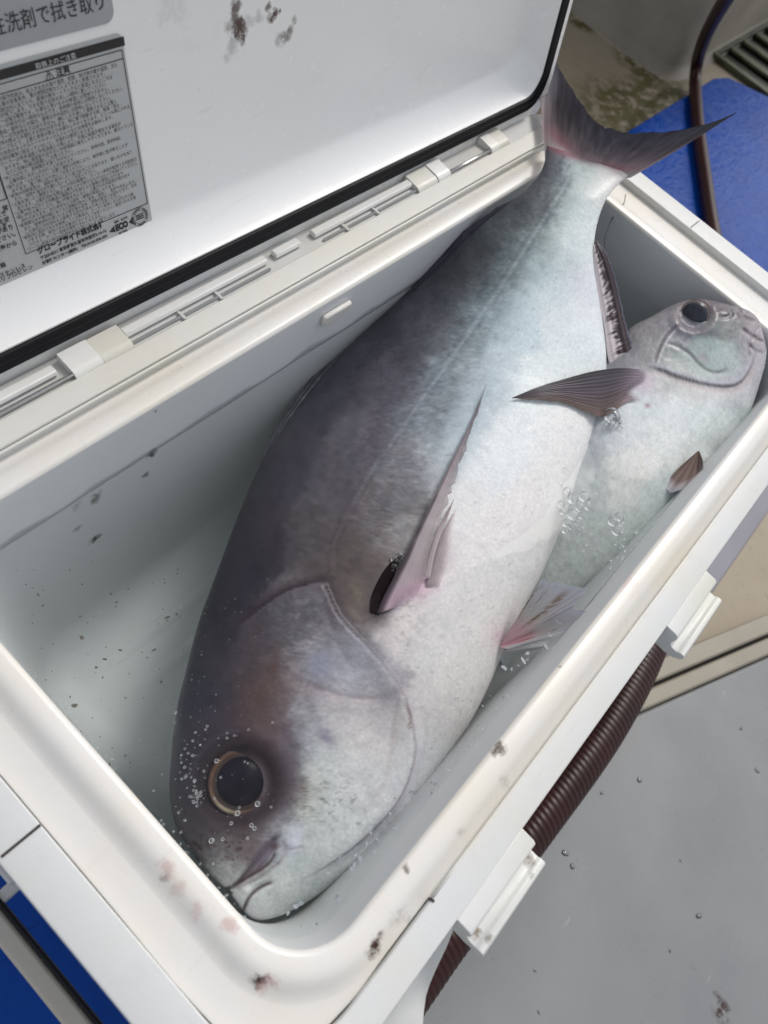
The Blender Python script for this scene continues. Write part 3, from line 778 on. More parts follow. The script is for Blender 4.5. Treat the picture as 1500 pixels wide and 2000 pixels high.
for k in range(22):
    a = 2 * math.pi * k / 22 + .1; c_, s_ = math.cos(a), math.sin(a)
    if k % 5 == 4: continue
    poly(bm, [(sx_ + c_ * .0048 - s_ * .0005, sv_ + s_ * .0048 + c_ * .0005), (sx_ + c_ * .0058 - s_ * .0005, sv_ + s_ * .0058 + c_ * .0005), (sx_ + c_ * .0058 + s_ * .0005, sv_ + s_ * .0058 - c_ * .0005), (sx_ + c_ * .0048 + s_ * .0005, sv_ + s_ * .0048 - c_ * .0005)])
for k in range(3): flat(bm, (sx_ - .0030, sx_ + .0030, sv_ - .0015 + k * .0014, sv_ - .0008 + k * .0014), .0008)
me = bpy.data.meshes.new('seal_mark'); bm.to_mesh(me); bm.free(); lid_link('seal_mark', me, M_INK, False)
text('eco_caption', '環境・省資源', ex - .0004, ev + .0052, height=.0017, align='CENTER', bold=.03)
text('eco_caption', '協力商品', ex - .0004, ev - .0034, height=.0017, align='CENTER', bold=.03)
# left column fragments and the upper label line
lcx = xv(14, 400)[0]
for body, (u, v) in (('常', (12, 398)), ('水で', (9, 409)), ('を逆', (15, 420)), ('ます。', (16, 431)), ('があり', (21, 436)), ('ください。', (26, 450)), ('上蓋から', (29, 467)), ('種類', (8, 510)), ('金属類:ステンレス', (46, 512)), ('ベルト:ポリプロピレン', (61, 514))):
    X, Vv_ = xv(u, v); text('column_print', body, X, Vv_, height=.0033, align='RIGHT', bold=.015)
X, Vv_ = xv(200, 0)
text('care_print', '必ずうすめた中性洗剤で拭き取り', xv(201, 2)[0], Vv_ + .0045, height=.0088, width=.122, align='RIGHT', bold=.0)

# ------------------------------------------------------------------ water
WZ = -0.050
def water_mat():
    m, nt, b = new_mat('murky_water'); nt.nodes.remove(b); oc = coords(nt)
    t = nd(nt, 'ShaderNodeBsdfTransparent'); t.inputs[0].default_value = (0.97, 0.98, 0.98, 1)
    g = nd(nt, 'ShaderNodeBsdfGlossy'); g.inputs['Roughness'].default_value = 0.0
    n1 = noise(nt, 22, 2, 0.4, oc); bp_ = nd(nt, 'ShaderNodeBump'); bp_.inputs['Strength'].default_value = 0.10; bp_.inputs['Distance'].default_value = 0.004
    nt.links.new(n1.outputs[0], bp_.inputs['Height']); nt.links.new(bp_.outputs[0], g.inputs['Normal'])
    fr = nd(nt, 'ShaderNodeFresnel'); fr.inputs['IOR'].default_value = 1.33; nt.links.new(bp_.outputs[0], fr.inputs['Normal'])
    frs = math_(nt, 'MULTIPLY', fr.outputs[0], 0.16)
    mx = nd(nt, 'ShaderNodeMixShader'); nt.links.new(frs, mx.inputs[0]); nt.links.new(t.outputs[0], mx.inputs[1]); nt.links.new(g.outputs[0], mx.inputs[2])
    nt.links.new(mx.outputs[0], nt.nodes['Material Output'].inputs['Surface'])
    va = nd(nt, 'ShaderNodeVolumeAbsorption'); va.inputs['Color'].default_value = (0.54, 0.66, 0.64, 1); va.inputs['Density'].default_value = 1.1
    vsc = nd(nt, 'ShaderNodeVolumeScatter'); vsc.inputs['Color'].default_value = (0.86, 0.95, 0.93, 1); vsc.inputs['Density'].default_value = 0.8; vsc.inputs['Anisotropy'].default_value = 0.25
    av = nd(nt, 'ShaderNodeAddShader'); nt.links.new(va.outputs[0], av.inputs[0]); nt.links.new(vsc.outputs[0], av.inputs[1])
    nt.links.new(av.outputs[0], nt.nodes['Material Output'].inputs['Volume'])
    return m
wr = [[(x, y, z) for x, y in rrect(-e, LX + e, -LY - e, e, .03)] for z, e in ((ZF - .004, -.006), (-.12, -.003), (WZ, .0015))]
V, F = loft(wr, True, True)
wme = mesh('water', V, F); _b = bmesh.new(); _b.from_mesh(wme); bmesh.ops.recalc_face_normals(_b, faces=_b.faces); _b.to_mesh(wme); _b.free()
water = tag(link('water', wme, water_mat(), None, False), 'clear greenish water filling the cooler', None, None, 'structure')

# clear strips added at the waterline, the hinge one imitating the lip's reflection
M_FILM = clear_mat('clear_film', (0.98, 0.985, 0.985, 1), 1.18)
film_path = [(t, TP * WZ, 'h') for t in np.linspace(.02, .62, 160)] 
Vf = []
for t, yy, _k in film_path:
    h0 = .0022 + .0075 * max(0.0, float(fbm(np.array([t * 22]), np.array([.4]), 201, 3)[0]) - .28) * 1.6; sh_ = .0030 * (float(fbm(np.array([t * 14]), np.array([3.1]), 205, 3)[0]) - .5)
    for q in np.linspace(0, 1, 7):
        z = WZ - .0012 + sh_ + (h0 + .0012) * q; Vf.append((t, TP * z - .0004 - .0004 * math.sin(math.pi * q) ** .8, z))
film = link('added_waterline_strip', mesh('added_waterline_strip', Vf, grid_faces(160, 7)), M_FILM, water)
Vf = []
for t in np.linspace(.27, .64, 160):
    h0 = (.0016 + .004 * float(fbm(np.array([t * 30]), np.array([7.4]), 207, 3)[0])) * min(1, (t - .268) / .05)
    for q in np.linspace(0, 1, 7):
        z = WZ - .001 + (h0 + .001) * q; Vf.append((t, -LY - TP * z + .0004 + .0005 * math.sin(math.pi * q) ** .8, z))
link('added_waterline_strip', mesh('added_waterline_strip', Vf, grid_faces(160, 7)), M_FILM, water)

# ------------------------------------------------------------------ fish
def attr_skin(name, rough=0.30, scale_sz=0.0024, bstr=0.25, coat=0.35, rvar=0.14):
    m, nt, b = new_mat(name); oc = coords(nt)
    at = nd(nt, 'ShaderNodeAttribute'); at.attribute_name = 'col'
    n1 = noise(nt, 260, 4, 0.65, oc); n2 = noise(nt, 900, 2, 0.6, oc)
    c = mixc(nt, ramp(nt, n1.outputs[0], [(0.3, (0, 0, 0)), (0.7, (1, 1, 1))]), mixc(nt, 1.0, at.outputs['Color'], (0.94, 0.94, 0.945, 1), 'MULTIPLY'), mixc(nt, 1.0, at.outputs['Color'], (1.04, 1.04, 1.035, 1), 'MULTIPLY'))
    vs_ = nd(nt, 'ShaderNodeTexVoronoi'); vs_.inputs['Scale'].default_value = 1 / scale_sz; nt.links.new(oc, vs_.inputs['Vector'])
    c = mixc(nt, ramp(nt, vs_.outputs['Distance'], [(.15, (0, 0, 0)), (.75, (.8, .8, .8))]), c, mixc(nt, 1.0, c, (.86, .86, .88, 1), 'MULTIPLY'))
    nt.links.new(c, b.inputs['Base Color'])
    n3 = noise(nt, 40, 4, 0.6, oc)
    nt.links.new(ramp(nt, n3.outputs[0], [(0.3, (rough - rvar / 2,) * 3), (0.7, (rough + rvar,) * 3)]), b.inputs['Roughness'])
    b.inputs['Specular IOR Level'].default_value = 0.15; b.inputs['Coat Weight'].default_value = coat; b.inputs['Coat Roughness'].default_value = 0.15
    vo = nd(nt, 'ShaderNodeTexVoronoi'); vo.inputs['Scale'].default_value = 1 / scale_sz; nt.links.new(oc, vo.inputs['Vector'])
    h = math_(nt, 'ADD', math_(nt, 'MULTIPLY', vo.outputs['Distance'], 0.6), math_(nt, 'MULTIPLY', n1.outputs[0], 0.8))
    bump(nt, b, h, bstr, 0.0006)
    return m
def rbf(pts, px, sig):
    P = np.array([(p[0], p[1]) for p in pts], float); C = np.array([p[2] for p in pts], float)
    out = np.zeros((len(px), 3)); wsum = np.zeros(len(px))
    best = np.full(len(px), 1e9); near = np.zeros((len(px), 3))
    for k in range(len(P)):
        d2 = (px[:, 0] - P[k, 0]) ** 2 + (px[:, 1] - P[k, 1]) ** 2
        s = pts[k][3] if len(pts[k]) > 3 else sig
        wgt = np.exp(-d2 / (2 * s * s)); out += wgt[:, None] * C[k]; wsum += wgt
        m_ = d2 < best; best[m_] = d2[m_]; near[m_] = C[k]
    e = 0.012
    return (out + e * near) / (wsum + e)[:, None]
def seg_dist(px, poly):
    """unsigned distance, signed side and arc parameter to an open polyline"""
    poly = np.asarray(poly, float); D = np.full(len(px), 1e9); S = np.zeros(len(px)); T = np.zeros(len(px)); n = len(poly) - 1
    for k in range(n):
        a, b_ = poly[k], poly[k + 1]; d = b_ - a; L2 = d @ d
        t = np.clip(((px - a) @ d) / L2, 0, 1); q = a + t[:, None] * d; dd = np.linalg.norm(px - q, axis=1)
        sd_ = np.sign(d[0] * (px[:, 1] - a[1]) - d[1] * (px[:, 0] - a[0]))
        m_ = dd < D; D[m_] = dd[m_]; S[m_] = sd_[m_]; T[m_] = (k + t[m_]) / n
    return D, S, T
def curve2(P, n=60): return smooth_path(np.array(P, float), n)

def fish_body(stations, zc, thick, ns, nth, flat_p=1.0, nose=0.0):
    st = np.array(stations, float); n = len(st); t = np.arange(n)
    fine = np.linspace(0, n - 1, ns)
    S = np.stack([catmull(t, st[:, k], fine) for k in range(4)], 1)
    Z = catmull(t, zc, fine); W = np.maximum(catmull(t, thick, fine), 0.0004)
    Cw = np.array([atz((a[0] + a[2]) / 2, (a[1] + a[3]) / 2, z) for a, z in zip(S, Z)])
    # spread the front profile smoothly
    T = np.gradient(Cw, axis=0)
    K = max(3, ns // 14); ker = np.hanning(2 * K + 1); ker /= ker.sum()
    T = np.stack([np.convolve(np.pad(T[:, k], K, 'edge'), ker, 'valid') for k in range(3)], 1)
    T /= np.linalg.norm(T, axis=1)[:, None]
    V = np.zeros((ns, nth, 3)); N_ = np.zeros((ns, 3)); U_l = np.zeros((ns, 3)); H = np.zeros(ns)
    th = np.linspace(0, 2 * np.pi, nth, endpoint=False)
    for i in range(ns):
        N = CAM - Cw[i]; N /= np.linalg.norm(N); 
        D3 = onpl(S[i, 0], S[i, 1], Cw[i], N); V3 = onpl(S[i, 2], S[i, 3], Cw[i], N)
        Ui = (D3 - V3); h = np.linalg.norm(Ui) / 2; Ui /= 2 * h; c = (D3 + V3) / 2
        N_[i] = N; U_l[i] = Ui; H[i] = h
        cs, sn = np.cos(th), np.sin(th)
        cu = np.sign(cs) * np.abs(cs) ** 0.92; su = np.sign(sn) * np.abs(sn) ** 0.96
        V[i] = c + h * cu[:, None] * Ui + W[i] * su[:, None] * N
    return V, N_, U_l, H, W, th, S

def finish_fish(name, V, disp, N_, colors, mat, parent):
    ns, nth = V.shape[:2]
    V2 = V + disp[..., None] * N_[:, None, :]
    F = grid_faces(ns, nth, True)
    F.append(tuple(range(nth))); F.append(tuple((ns - 1) * nth + k for k in range(nth))[::-1])
    me = mesh(name, V2.reshape(-1, 3), F); add_col(me, colors)
    o = link(name, me, mat, parent)
    bm = bmesh.new(); bm.from_mesh(me); bmesh.ops.recalc_face_normals(bm, faces=bm.faces); bm.to_mesh(me); 
    bvh = BVHTree.FromBMesh(bm); bm.free()
    for p in me.polygons: p.use_smooth = True
    return o, bvh
def surf(bvh, u, v, fallback=0.55):
    d = Vector(ray(u, v)); L = d.length; hit = bvh.ray_cast(Vector(CAM), d / L)
    return hit[3] / L if hit[0] is not None else None   # depth along the optical axis

ALB = 1.02
def pig(C): return np.clip(lin(np.clip(C, 0, 255)) * ALB, 0, 0.86)

# ---- large fish
f1 = empty('large_fish', tuple(atz(760, 950, -.09))); tag(f1, 'large dark-backed silver fish with big eye, tail out over the rim', 'fish')
ST1 = [(456, 1750, 470, 1776), (434, 1729, 498, 1797), (409, 1709, 538, 1792), (380, 1673, 580, 1773), (353, 1632, 622, 1747), (338, 1592, 660, 1717), (332, 1540, 700, 1684), (337, 1460, 745, 1636), (346, 1388, 788, 1587), (361, 1324, 828, 1535), (386, 1228, 882, 1460), (408, 1164, 916, 1410), (432, 1100, 948, 1350), (462, 1020, 982, 1272), (497, 935, 1022, 1188), (535, 865, 1060, 1112), (576, 806, 1096, 1028), (627, 740, 1128, 925), (690, 670, 1156, 852), (760, 605, 1178, 780), (830, 545, 1184, 695), (900, 476, 1173, 600), (955, 427, 1160, 510), (1007, 386, 1164, 448), (1044, 353, 1181, 395), (1062, 322, 1204, 364), (1066, 296, 1228, 342), (1068, 284, 1232, 334)]
z1 = [-.134, -.134, -.133, -.132, -.130, -.128, -.126, -.123, -.120, -.117, -.113, -.110, -.106, -.102, -.097, -.092, -.086, -.078, -.068, -.056, -.040, -.020, -.001, .013, .023, .028, .031, .032]
w1 = [.006, .013, .021, .028, .034, .039, .043, .047, .050, .0525, .055, .056, .0565, .057, .057, .0565, .0555, .053, .049, .043, .036, .028, .021, .016, .0125, .0095, .006, .0045]
NS1, NT1 = 560, 300
V1, N1, U1, H1, W1, TH1, S1 = fish_body(ST1, z1, w1, NS1, NT1)
pxl, dep = project(V1); px1 = pxl.reshape(-1, 2)
vis = (np.sin(TH1) > -0.2)[None, :] * np.ones((NS1, 1)); vis = vis.reshape(-1)
jx = (fbm(px1[:, 0] / 18, px1[:, 1] / 18, 40, 5) - .5) * 34; jy = (fbm(px1[:, 0] / 18, px1[:, 1] / 18, 50, 5) - .5) * 34
pj = px1 + np.stack([jx, jy], 1)
PT = [  # the fish's own pattern as seen, with some light and shade in it
 (850,560,(60,64,72)),(800,620,(62,64,74)),(930,480,(64,68,74)),(900,520,(64,68,74)),(960,470,(86,92,96)),(1020,400,(76,82,86)),(1050,392,(98,104,106)),(880,580,(80,84,92)),(820,650,(86,88,96)),(760,705,(84,84,94)),(700,720,(66,66,78)),(1000,520,(134,148,150)),(940,620,(134,148,154)),(880,730,(136,146,154)),(830,830,(132,140,148)),(780,960,(120,120,124)),(1050,460,(150,164,164)),
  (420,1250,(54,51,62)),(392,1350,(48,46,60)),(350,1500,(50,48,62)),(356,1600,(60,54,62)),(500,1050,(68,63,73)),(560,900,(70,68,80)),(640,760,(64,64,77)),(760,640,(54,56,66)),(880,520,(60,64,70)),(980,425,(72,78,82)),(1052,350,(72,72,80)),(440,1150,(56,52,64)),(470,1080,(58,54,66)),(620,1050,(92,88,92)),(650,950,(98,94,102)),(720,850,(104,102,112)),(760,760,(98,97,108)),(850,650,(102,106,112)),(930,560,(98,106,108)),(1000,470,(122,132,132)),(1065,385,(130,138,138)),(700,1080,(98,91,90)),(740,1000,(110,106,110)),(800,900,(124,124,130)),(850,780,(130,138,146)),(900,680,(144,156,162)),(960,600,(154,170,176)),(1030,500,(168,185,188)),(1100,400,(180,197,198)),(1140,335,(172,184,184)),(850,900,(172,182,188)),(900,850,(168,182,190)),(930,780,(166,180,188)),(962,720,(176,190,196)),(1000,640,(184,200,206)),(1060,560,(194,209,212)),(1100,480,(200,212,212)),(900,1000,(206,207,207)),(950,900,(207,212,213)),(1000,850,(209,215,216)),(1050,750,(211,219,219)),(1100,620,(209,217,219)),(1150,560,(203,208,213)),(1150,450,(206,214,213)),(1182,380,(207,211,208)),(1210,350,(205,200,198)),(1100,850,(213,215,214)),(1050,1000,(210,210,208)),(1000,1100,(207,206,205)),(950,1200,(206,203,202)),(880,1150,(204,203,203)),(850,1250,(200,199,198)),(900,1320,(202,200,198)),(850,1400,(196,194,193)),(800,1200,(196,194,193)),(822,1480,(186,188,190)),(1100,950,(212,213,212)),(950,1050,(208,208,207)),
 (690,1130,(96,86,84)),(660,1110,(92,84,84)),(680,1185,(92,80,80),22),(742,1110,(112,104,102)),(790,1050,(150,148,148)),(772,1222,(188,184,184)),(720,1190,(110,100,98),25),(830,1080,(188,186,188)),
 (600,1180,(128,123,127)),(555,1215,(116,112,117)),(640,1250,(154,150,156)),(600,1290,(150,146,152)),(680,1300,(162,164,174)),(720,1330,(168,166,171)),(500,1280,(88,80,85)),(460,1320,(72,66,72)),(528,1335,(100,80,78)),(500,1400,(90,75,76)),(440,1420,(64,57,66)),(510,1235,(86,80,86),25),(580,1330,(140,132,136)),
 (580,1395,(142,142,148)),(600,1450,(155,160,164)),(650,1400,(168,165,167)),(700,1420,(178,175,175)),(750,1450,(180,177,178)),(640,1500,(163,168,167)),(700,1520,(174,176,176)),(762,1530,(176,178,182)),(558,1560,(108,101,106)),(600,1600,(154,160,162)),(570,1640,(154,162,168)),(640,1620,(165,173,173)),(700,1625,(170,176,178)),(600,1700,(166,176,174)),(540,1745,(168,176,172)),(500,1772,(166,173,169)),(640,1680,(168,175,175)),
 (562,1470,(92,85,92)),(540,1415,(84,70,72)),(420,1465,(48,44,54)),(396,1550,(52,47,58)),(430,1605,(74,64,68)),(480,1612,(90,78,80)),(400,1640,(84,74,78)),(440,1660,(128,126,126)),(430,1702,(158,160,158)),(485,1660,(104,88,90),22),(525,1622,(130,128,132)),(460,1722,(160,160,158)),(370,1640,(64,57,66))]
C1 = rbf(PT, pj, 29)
X, Y = px1[:, 0], px1[:, 1]
# fish-local coordinates: s along, t across
s_idx = np.repeat(np.linspace(0, 1, NS1), NT1); tcos = np.tile(np.cos(TH1), NS1)
ax, ay = X * .427 - Y * .904, X * .904 + Y * .427     # along / across the body in the trace
dorsal = sstep(0.15, 0.75, (tcos + 1) / 2)
# mottling, rows of speckle along the flank
m1 = fbm(ax / 34, ay / 20, 1, 5) - .5; m2 = fbm(ax / 7, ay / 13, 6, 4) - .5; m3 = fbm(ax / 3.2, ay / 4.5, 9, 3) - .5
lum = C1.mean(1); midw = np.exp(-((lum - 125) / 48) ** 2); headw = sstep(0.40, 0.30, s_idx)
amp = 20 * m1 * (1 - .6 * sstep(150, 200, lum)) + (46 * m2 + 44 * m3) * (0.05 + midw * .72)
C1 = C1 + (amp * (1 - .45 * headw))[:, None]
# bluish-green sheen patches on the flank
sh = np.clip(fbm(ax / 40, ay / 24, 21, 3) - .46, 0, 1) * midw * (1 - headw * .5) * .4
C1 += np.stack([-26 * sh, 4 * sh, 18 * sh], 1)
C1 += (np.clip(fbm(ax / 15, ay / 15, 23, 3) - .52, 0, 1) * (lum > 150))[:, None] * np.array([-12, -11, -7])
# tiny dark pores on the pale belly
spk = fbm(X / 2.6, Y / 2.6, 31, 2); C1 -= (sstep(.80, .88, spk) * sstep(150, 190, lum) * 20)[:, None] * np.array([1, 1, .95])
# lateral line
LL = curve2([(650, 1120), (655, 1060), (690, 980), (740, 900), (800, 815), (850, 745), (905, 665), (960, 585), (1010, 510), (1060, 430), (1110, 350)], 70)
d, sg, tt = seg_dist(px1, LL); C1 += (np.exp(-(d / 3.2) ** 2) * 9 * (d < 20))[:, None] * np.array([1, .95, 1.12]) - (np.exp(-((d - 7) / 4) ** 2) * 8)[:, None]
disp = np.zeros(len(px1))
def groove(P, depth, wd, dark=0, colr=None, cw=None, taper=True, n=60):
    global C1
    d, sg, tt = seg_dist(px1, curve2(P, n)); k = np.exp(-(d / wd) ** 2)
    if taper: k *= np.clip(np.minimum(tt, 1 - tt) * 8 + .15, 0, 1)
    disp[:] -= depth * k
    kk = np.exp(-(d / (cw or wd)) ** 2) * (np.clip(np.minimum(tt, 1 - tt) * 8 + .1, 0, 1) if taper else 1)
    if colr is not None: C1 = C1 * (1 - (dark * kk)[:, None]) + np.array(colr) * (dark * kk)[:, None]
    return d, sg, tt
def plate(P, h, reach, side, n=90):
    d, sg, tt = seg_dist(px1, curve2(P, n)); ends = np.clip(np.minimum(tt, 1 - tt) * 7, 0, 1)
    ins = (sg == side)
    disp[:] += h * ends * np.where(ins, np.exp(-(d / reach) ** 2) * 1.0, np.exp(-(d / 3.0) ** 2) * 0.3)
    return d, sg, ins
GILL = [(478, 1214), (520, 1181), (560, 1156), (600, 1143), (630, 1139), (642, 1160), (658, 1196), (690, 1234), (722, 1268), (752, 1302), (778, 1338), (795, 1372), (806, 1420), (810, 1470), (798, 1520), (775, 1566), (735, 1614), (690, 1655), (640, 1690), (590, 1718)]
# which side is the head? test with a cheek point
_, sg_test, _ = seg_dist(np.array([[650., 1400.]]), curve2(GILL, 90)); HS = sg_test[0]
plate(GILL, .0046, 36, HS)
d, sg, tt = groove(GILL, .0006, 3.5, 0.42, (112, 102, 112), 3)
out = (sg != HS)
up = sstep(.52, .30, tt)
k = np.exp(-(d / 15) ** 2) * out * up; C1 = C1 * (1 - .8 * k[:, None]) + np.array((56, 46, 54)) * (.8 * k[:, None])
k = np.exp(-(d / 12) ** 2) * (~out) * up * .35; C1 = C1 * (1 - k[:, None]) + np.array((108, 96, 118)) * k[:, None]
k = np.exp(-(d / 9) ** 2) * out * sstep(.45, .6, tt) * .28; C1 = C1 * (1 - k[:, None]) + np.array((158, 148, 168)) * k[:, None]
groove([(625, 1145), (634, 1190), (648, 1235), (672, 1285), (690, 1320)], .0006, 5, .20, (185, 180, 186), 4)
PRE = [(585, 1330), (620, 1348), (660, 1361), (705, 1368), (745, 1368), (776, 1352), (784, 1340)]
groove(PRE, .0008, 8, .30, (146, 130, 136), 9)
_, sg_t2, _ = seg_dist(np.array([[690., 1430.]]), curve2(PRE, 90)); plate(PRE, .0008, 30, sg_t2[0])
groove([(776, 1352), (772, 1385), (768, 1420), (764, 1470), (745, 1540), (700, 1600)], .0007, 6, .18, (150, 132, 130), 5)
groove([(790, 1372), (800, 1400), (797, 1425)], .0005, 3, .5, (110, 84, 84), 3)
groove([(830, 1390), (826, 1470), (808, 1530), (770, 1590), (715, 1650), (650, 1700)], .0012, 6, .22, (158, 160, 176), 6)
# inner opercular patch and red-brown temple streaks
def blob(cx, cy, rx, ry, ang, colr, a, hard=2.0, nz=0.0):
    global C1
    ca, sa = math.cos(ang), math.sin(ang); dx, dy = X - cx, Y - cy
    q = np.sqrt(((dx * ca + dy * sa) / rx) ** 2 + ((-dx * sa + dy * ca) / ry) ** 2)
    if nz: q = q + (fbm(X / 12, Y / 12, int(cx) % 90, 4) - .5) * nz
    k = np.exp(-np.clip(q, 0, 9) ** (2 * hard)) * a; C1 = C1 * (1 - k[:, None]) + np.array(colr) * k[:, None]
blob(625, 1298, 30, 36, .2, (146, 152, 172), .6, 1.5, .6); blob(536, 1300, 7, 30, .2, (96, 74, 68), .6, 1, .8); blob(510, 1360, 40, 26, -.9, (86, 68, 66), .5, 1, .8)
blob(560, 1440, 10, 30, .3, (96, 84, 100), .5, 1, .6); blob(638, 1440, 12, 20, -.5, (118, 112, 130), .65, 1, .9); blob(575, 1640, 16, 34, .3, (168, 172, 196), .8, 1.4, .5)
blob(600, 1570, 30, 70, .1, (170, 172, 152), .35, 1, .8); blob(690, 1240, 26, 70, -.6, (172, 176, 186), .3, 1)
blob(745, 1330, 60, 20, .5, (170, 168, 176), .3, 1); blob(560, 1520, 24, 60, .1, (74, 64, 74), .55, 1, .5)
blob(820, 1116, 34, 46, .3, (188, 158, 168), .6, 1, .4); blob(812, 1146, 34, 24, -.3, (190, 156, 178), .75, 1, .3); blob(770, 1178, 24, 12, -.6, (120, 108, 140), .5, 1, .5)
blob(790, 1230, 22, 60, .35, (212, 206, 204), .6, 1.2, .8); blob(745, 1175, 24, 38, .4, (54, 44, 52), .7, 1.4, .3)
blob(985, 1250, 22, 26, -.9, (196, 158, 172), .5, 1)
blob(700, 1160, 14, 30, -.3, (150, 138, 120), .5, 1, 1.2); blob(690, 1195, 10, 22, -.5, (158, 146, 126), .45, 1, 1.2)
# fine dark dusting on the cheek
du = sstep(0.61, 0.73, fbm(X / 7, Y / 7, 61, 3)) * np.exp(-(((X - 640) / 90) ** 2 + ((Y - 1560) / 60) ** 2)); C1 -= (du * 28)[:, None] * np.array([.9, 1, 1.05])
du = sstep(0.55, 0.67, fbm(X / 7, Y / 7, 64, 3)) * np.exp(-(((X - 790) / 26) ** 2 + ((Y - 1210) / 80) ** 2)); C1 -= (du * 24)[:, None]
du = sstep(0.57, 0.69, fbm(X / 7, Y / 7, 66, 3)) * np.exp(-(((X - 452) / 60) ** 2 + ((Y - 1650) / 40) ** 2)); C1 -= (du * 42)[:, None] * np.array([.8, 1, 1])
# mouth
MAX_T = [(448, 1736), (466, 1722), (484, 1700), (505, 1672), (525, 1650), (545, 1631)]
groove(MAX_T, .0030, 4.5, .85, (62, 50, 58), 3.5)
blob(515, 1668, 40, 15, -.86, (106, 98, 112), .8, 1.8, .4); blob(536, 1653, 9, 7, -.8, (76, 56, 60), .8, 1.4, .4); blob(492, 1705, 26, 7, -.6, (112, 92, 104), .8, 1.4, .7)
groove([(462, 1728), (485, 1712), (510, 1698), (528, 1683), (540, 1664)], .0024, 3.5, .85, (80, 60, 64), 2.6)
groove([(448, 1740), (470, 1730), (498, 1718), (525, 1700), (548, 1682), (557, 1662), (552, 1640)], .0016, 5, .40, (136, 116, 120), 4)
groove([(474, 1784), (482, 1760), (496, 1742), (514, 1730), (534, 1722)], .0030, 5, .80, (98, 78, 84), 3)
blob(480, 1768, 4, 12, .5, (100, 80, 88), .5, 1.4); disp += .0034 * np.exp(-(((X - 478) / 18) ** 2 + ((Y - 1745) / 16) ** 2)) + .0028 * np.exp(-(((X - 440) / 22) ** 2 + ((Y - 1708) / 18) ** 2)) + .0014 * np.exp(-(((X - 540) / 40) ** 2 + ((Y - 1755) / 26) ** 2))
groove([(452, 1733), (440, 1738), (455, 1746)], .0025, 4, .7, (60, 44, 50), 4)
groove([(560, 1660), (575, 1658), (592, 1654)], .0007, 3, .4, (140, 116, 122), 3)
plate([(455, 1742), (480, 1728), (510, 1712), (540, 1690), (556, 1665)], .0012, 14, -1)
# nostril
groove([(376, 1645), (385, 1653), (394, 1662)], .002, 4, .85, (58, 38, 44), 4)
# eye socket: raised orbit rim and hollow
EX, EY = 470, 1527
er = np.sqrt(((X - EX) / 1.0) ** 2 + ((Y - EY) / 1.06) ** 2)
disp -= .0040 * sstep(74, 52, er) * vis
disp += .0008 * np.exp(-((er - 92) / 16) ** 2) * vis
k = np.exp(-((er - 70) / 22) ** 2) * .85 * vis; C1 = C1 * (1 - k[:, None]) + np.array((46, 36, 42)) * k[:, None]
k = np.exp(-((er - 94) / 5) ** 2) * .35 * vis * (X < EX); C1 = C1 * (1 - k[:, None]) + np.array((84, 78, 92)) * k[:, None]
# caudal root flush of red
blob(1100, 292, 38, 12, .35, (168, 92, 110), .75, 1.2, .5); blob(1195, 312, 26, 12, .5, (176, 96, 116), .8, 1.2, .4); blob(1140, 305, 30, 10, .4, (168, 128, 134), .6, 1.2)
# muscle relief
disp += (fbm(ax / 90, ay / 60, 71, 3) - .5) * .0022 * vis
disp += (fbm(ax / 9, ay / 12, 75, 3) - .5) * .00045 * vis * (1 - headw)
disp *= vis
M_SKIN = attr_skin('fish_skin', .40, .0026, .16, .06)
hd = headw; hm = (fbm(X / 16, Y / 16, 171, 5) - .5) * 26 + (fbm(X / 5, Y / 5, 175, 3) - .5) * 13
C1 = C1 + (hm * hd * (.35 + .65 * sstep(70, 130, C1.mean(1))))[:, None] * np.array([1, .98, .96])
_l = C1.mean(1); C1 = C1 * (1 + (.05 * sstep(150, 90, _l))[:, None] * np.array([1.6, 1.1, 1.1])); fade = (.98 + .66 * sstep(100, 165, _l)) * headw + (1 - headw) * (.62 + .50 * sstep(105, 205, _l))      # light put into the tone: submerged head lifted, flank above water lowered
fade = fade * (1 + .6 * sstep(.12, .03, s_idx) * sstep(95, 130, _l))  # pale lips lifted further against the shade by the near wall
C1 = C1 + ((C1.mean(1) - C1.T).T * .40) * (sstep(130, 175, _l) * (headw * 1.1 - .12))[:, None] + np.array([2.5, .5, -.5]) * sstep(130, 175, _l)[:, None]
body1, bvh1 = finish_fish('body', V1, disp.reshape(NS1, NT1), N1, np.clip(pig(C1) * fade[:, None], 0, .86), M_SKIN, f1)

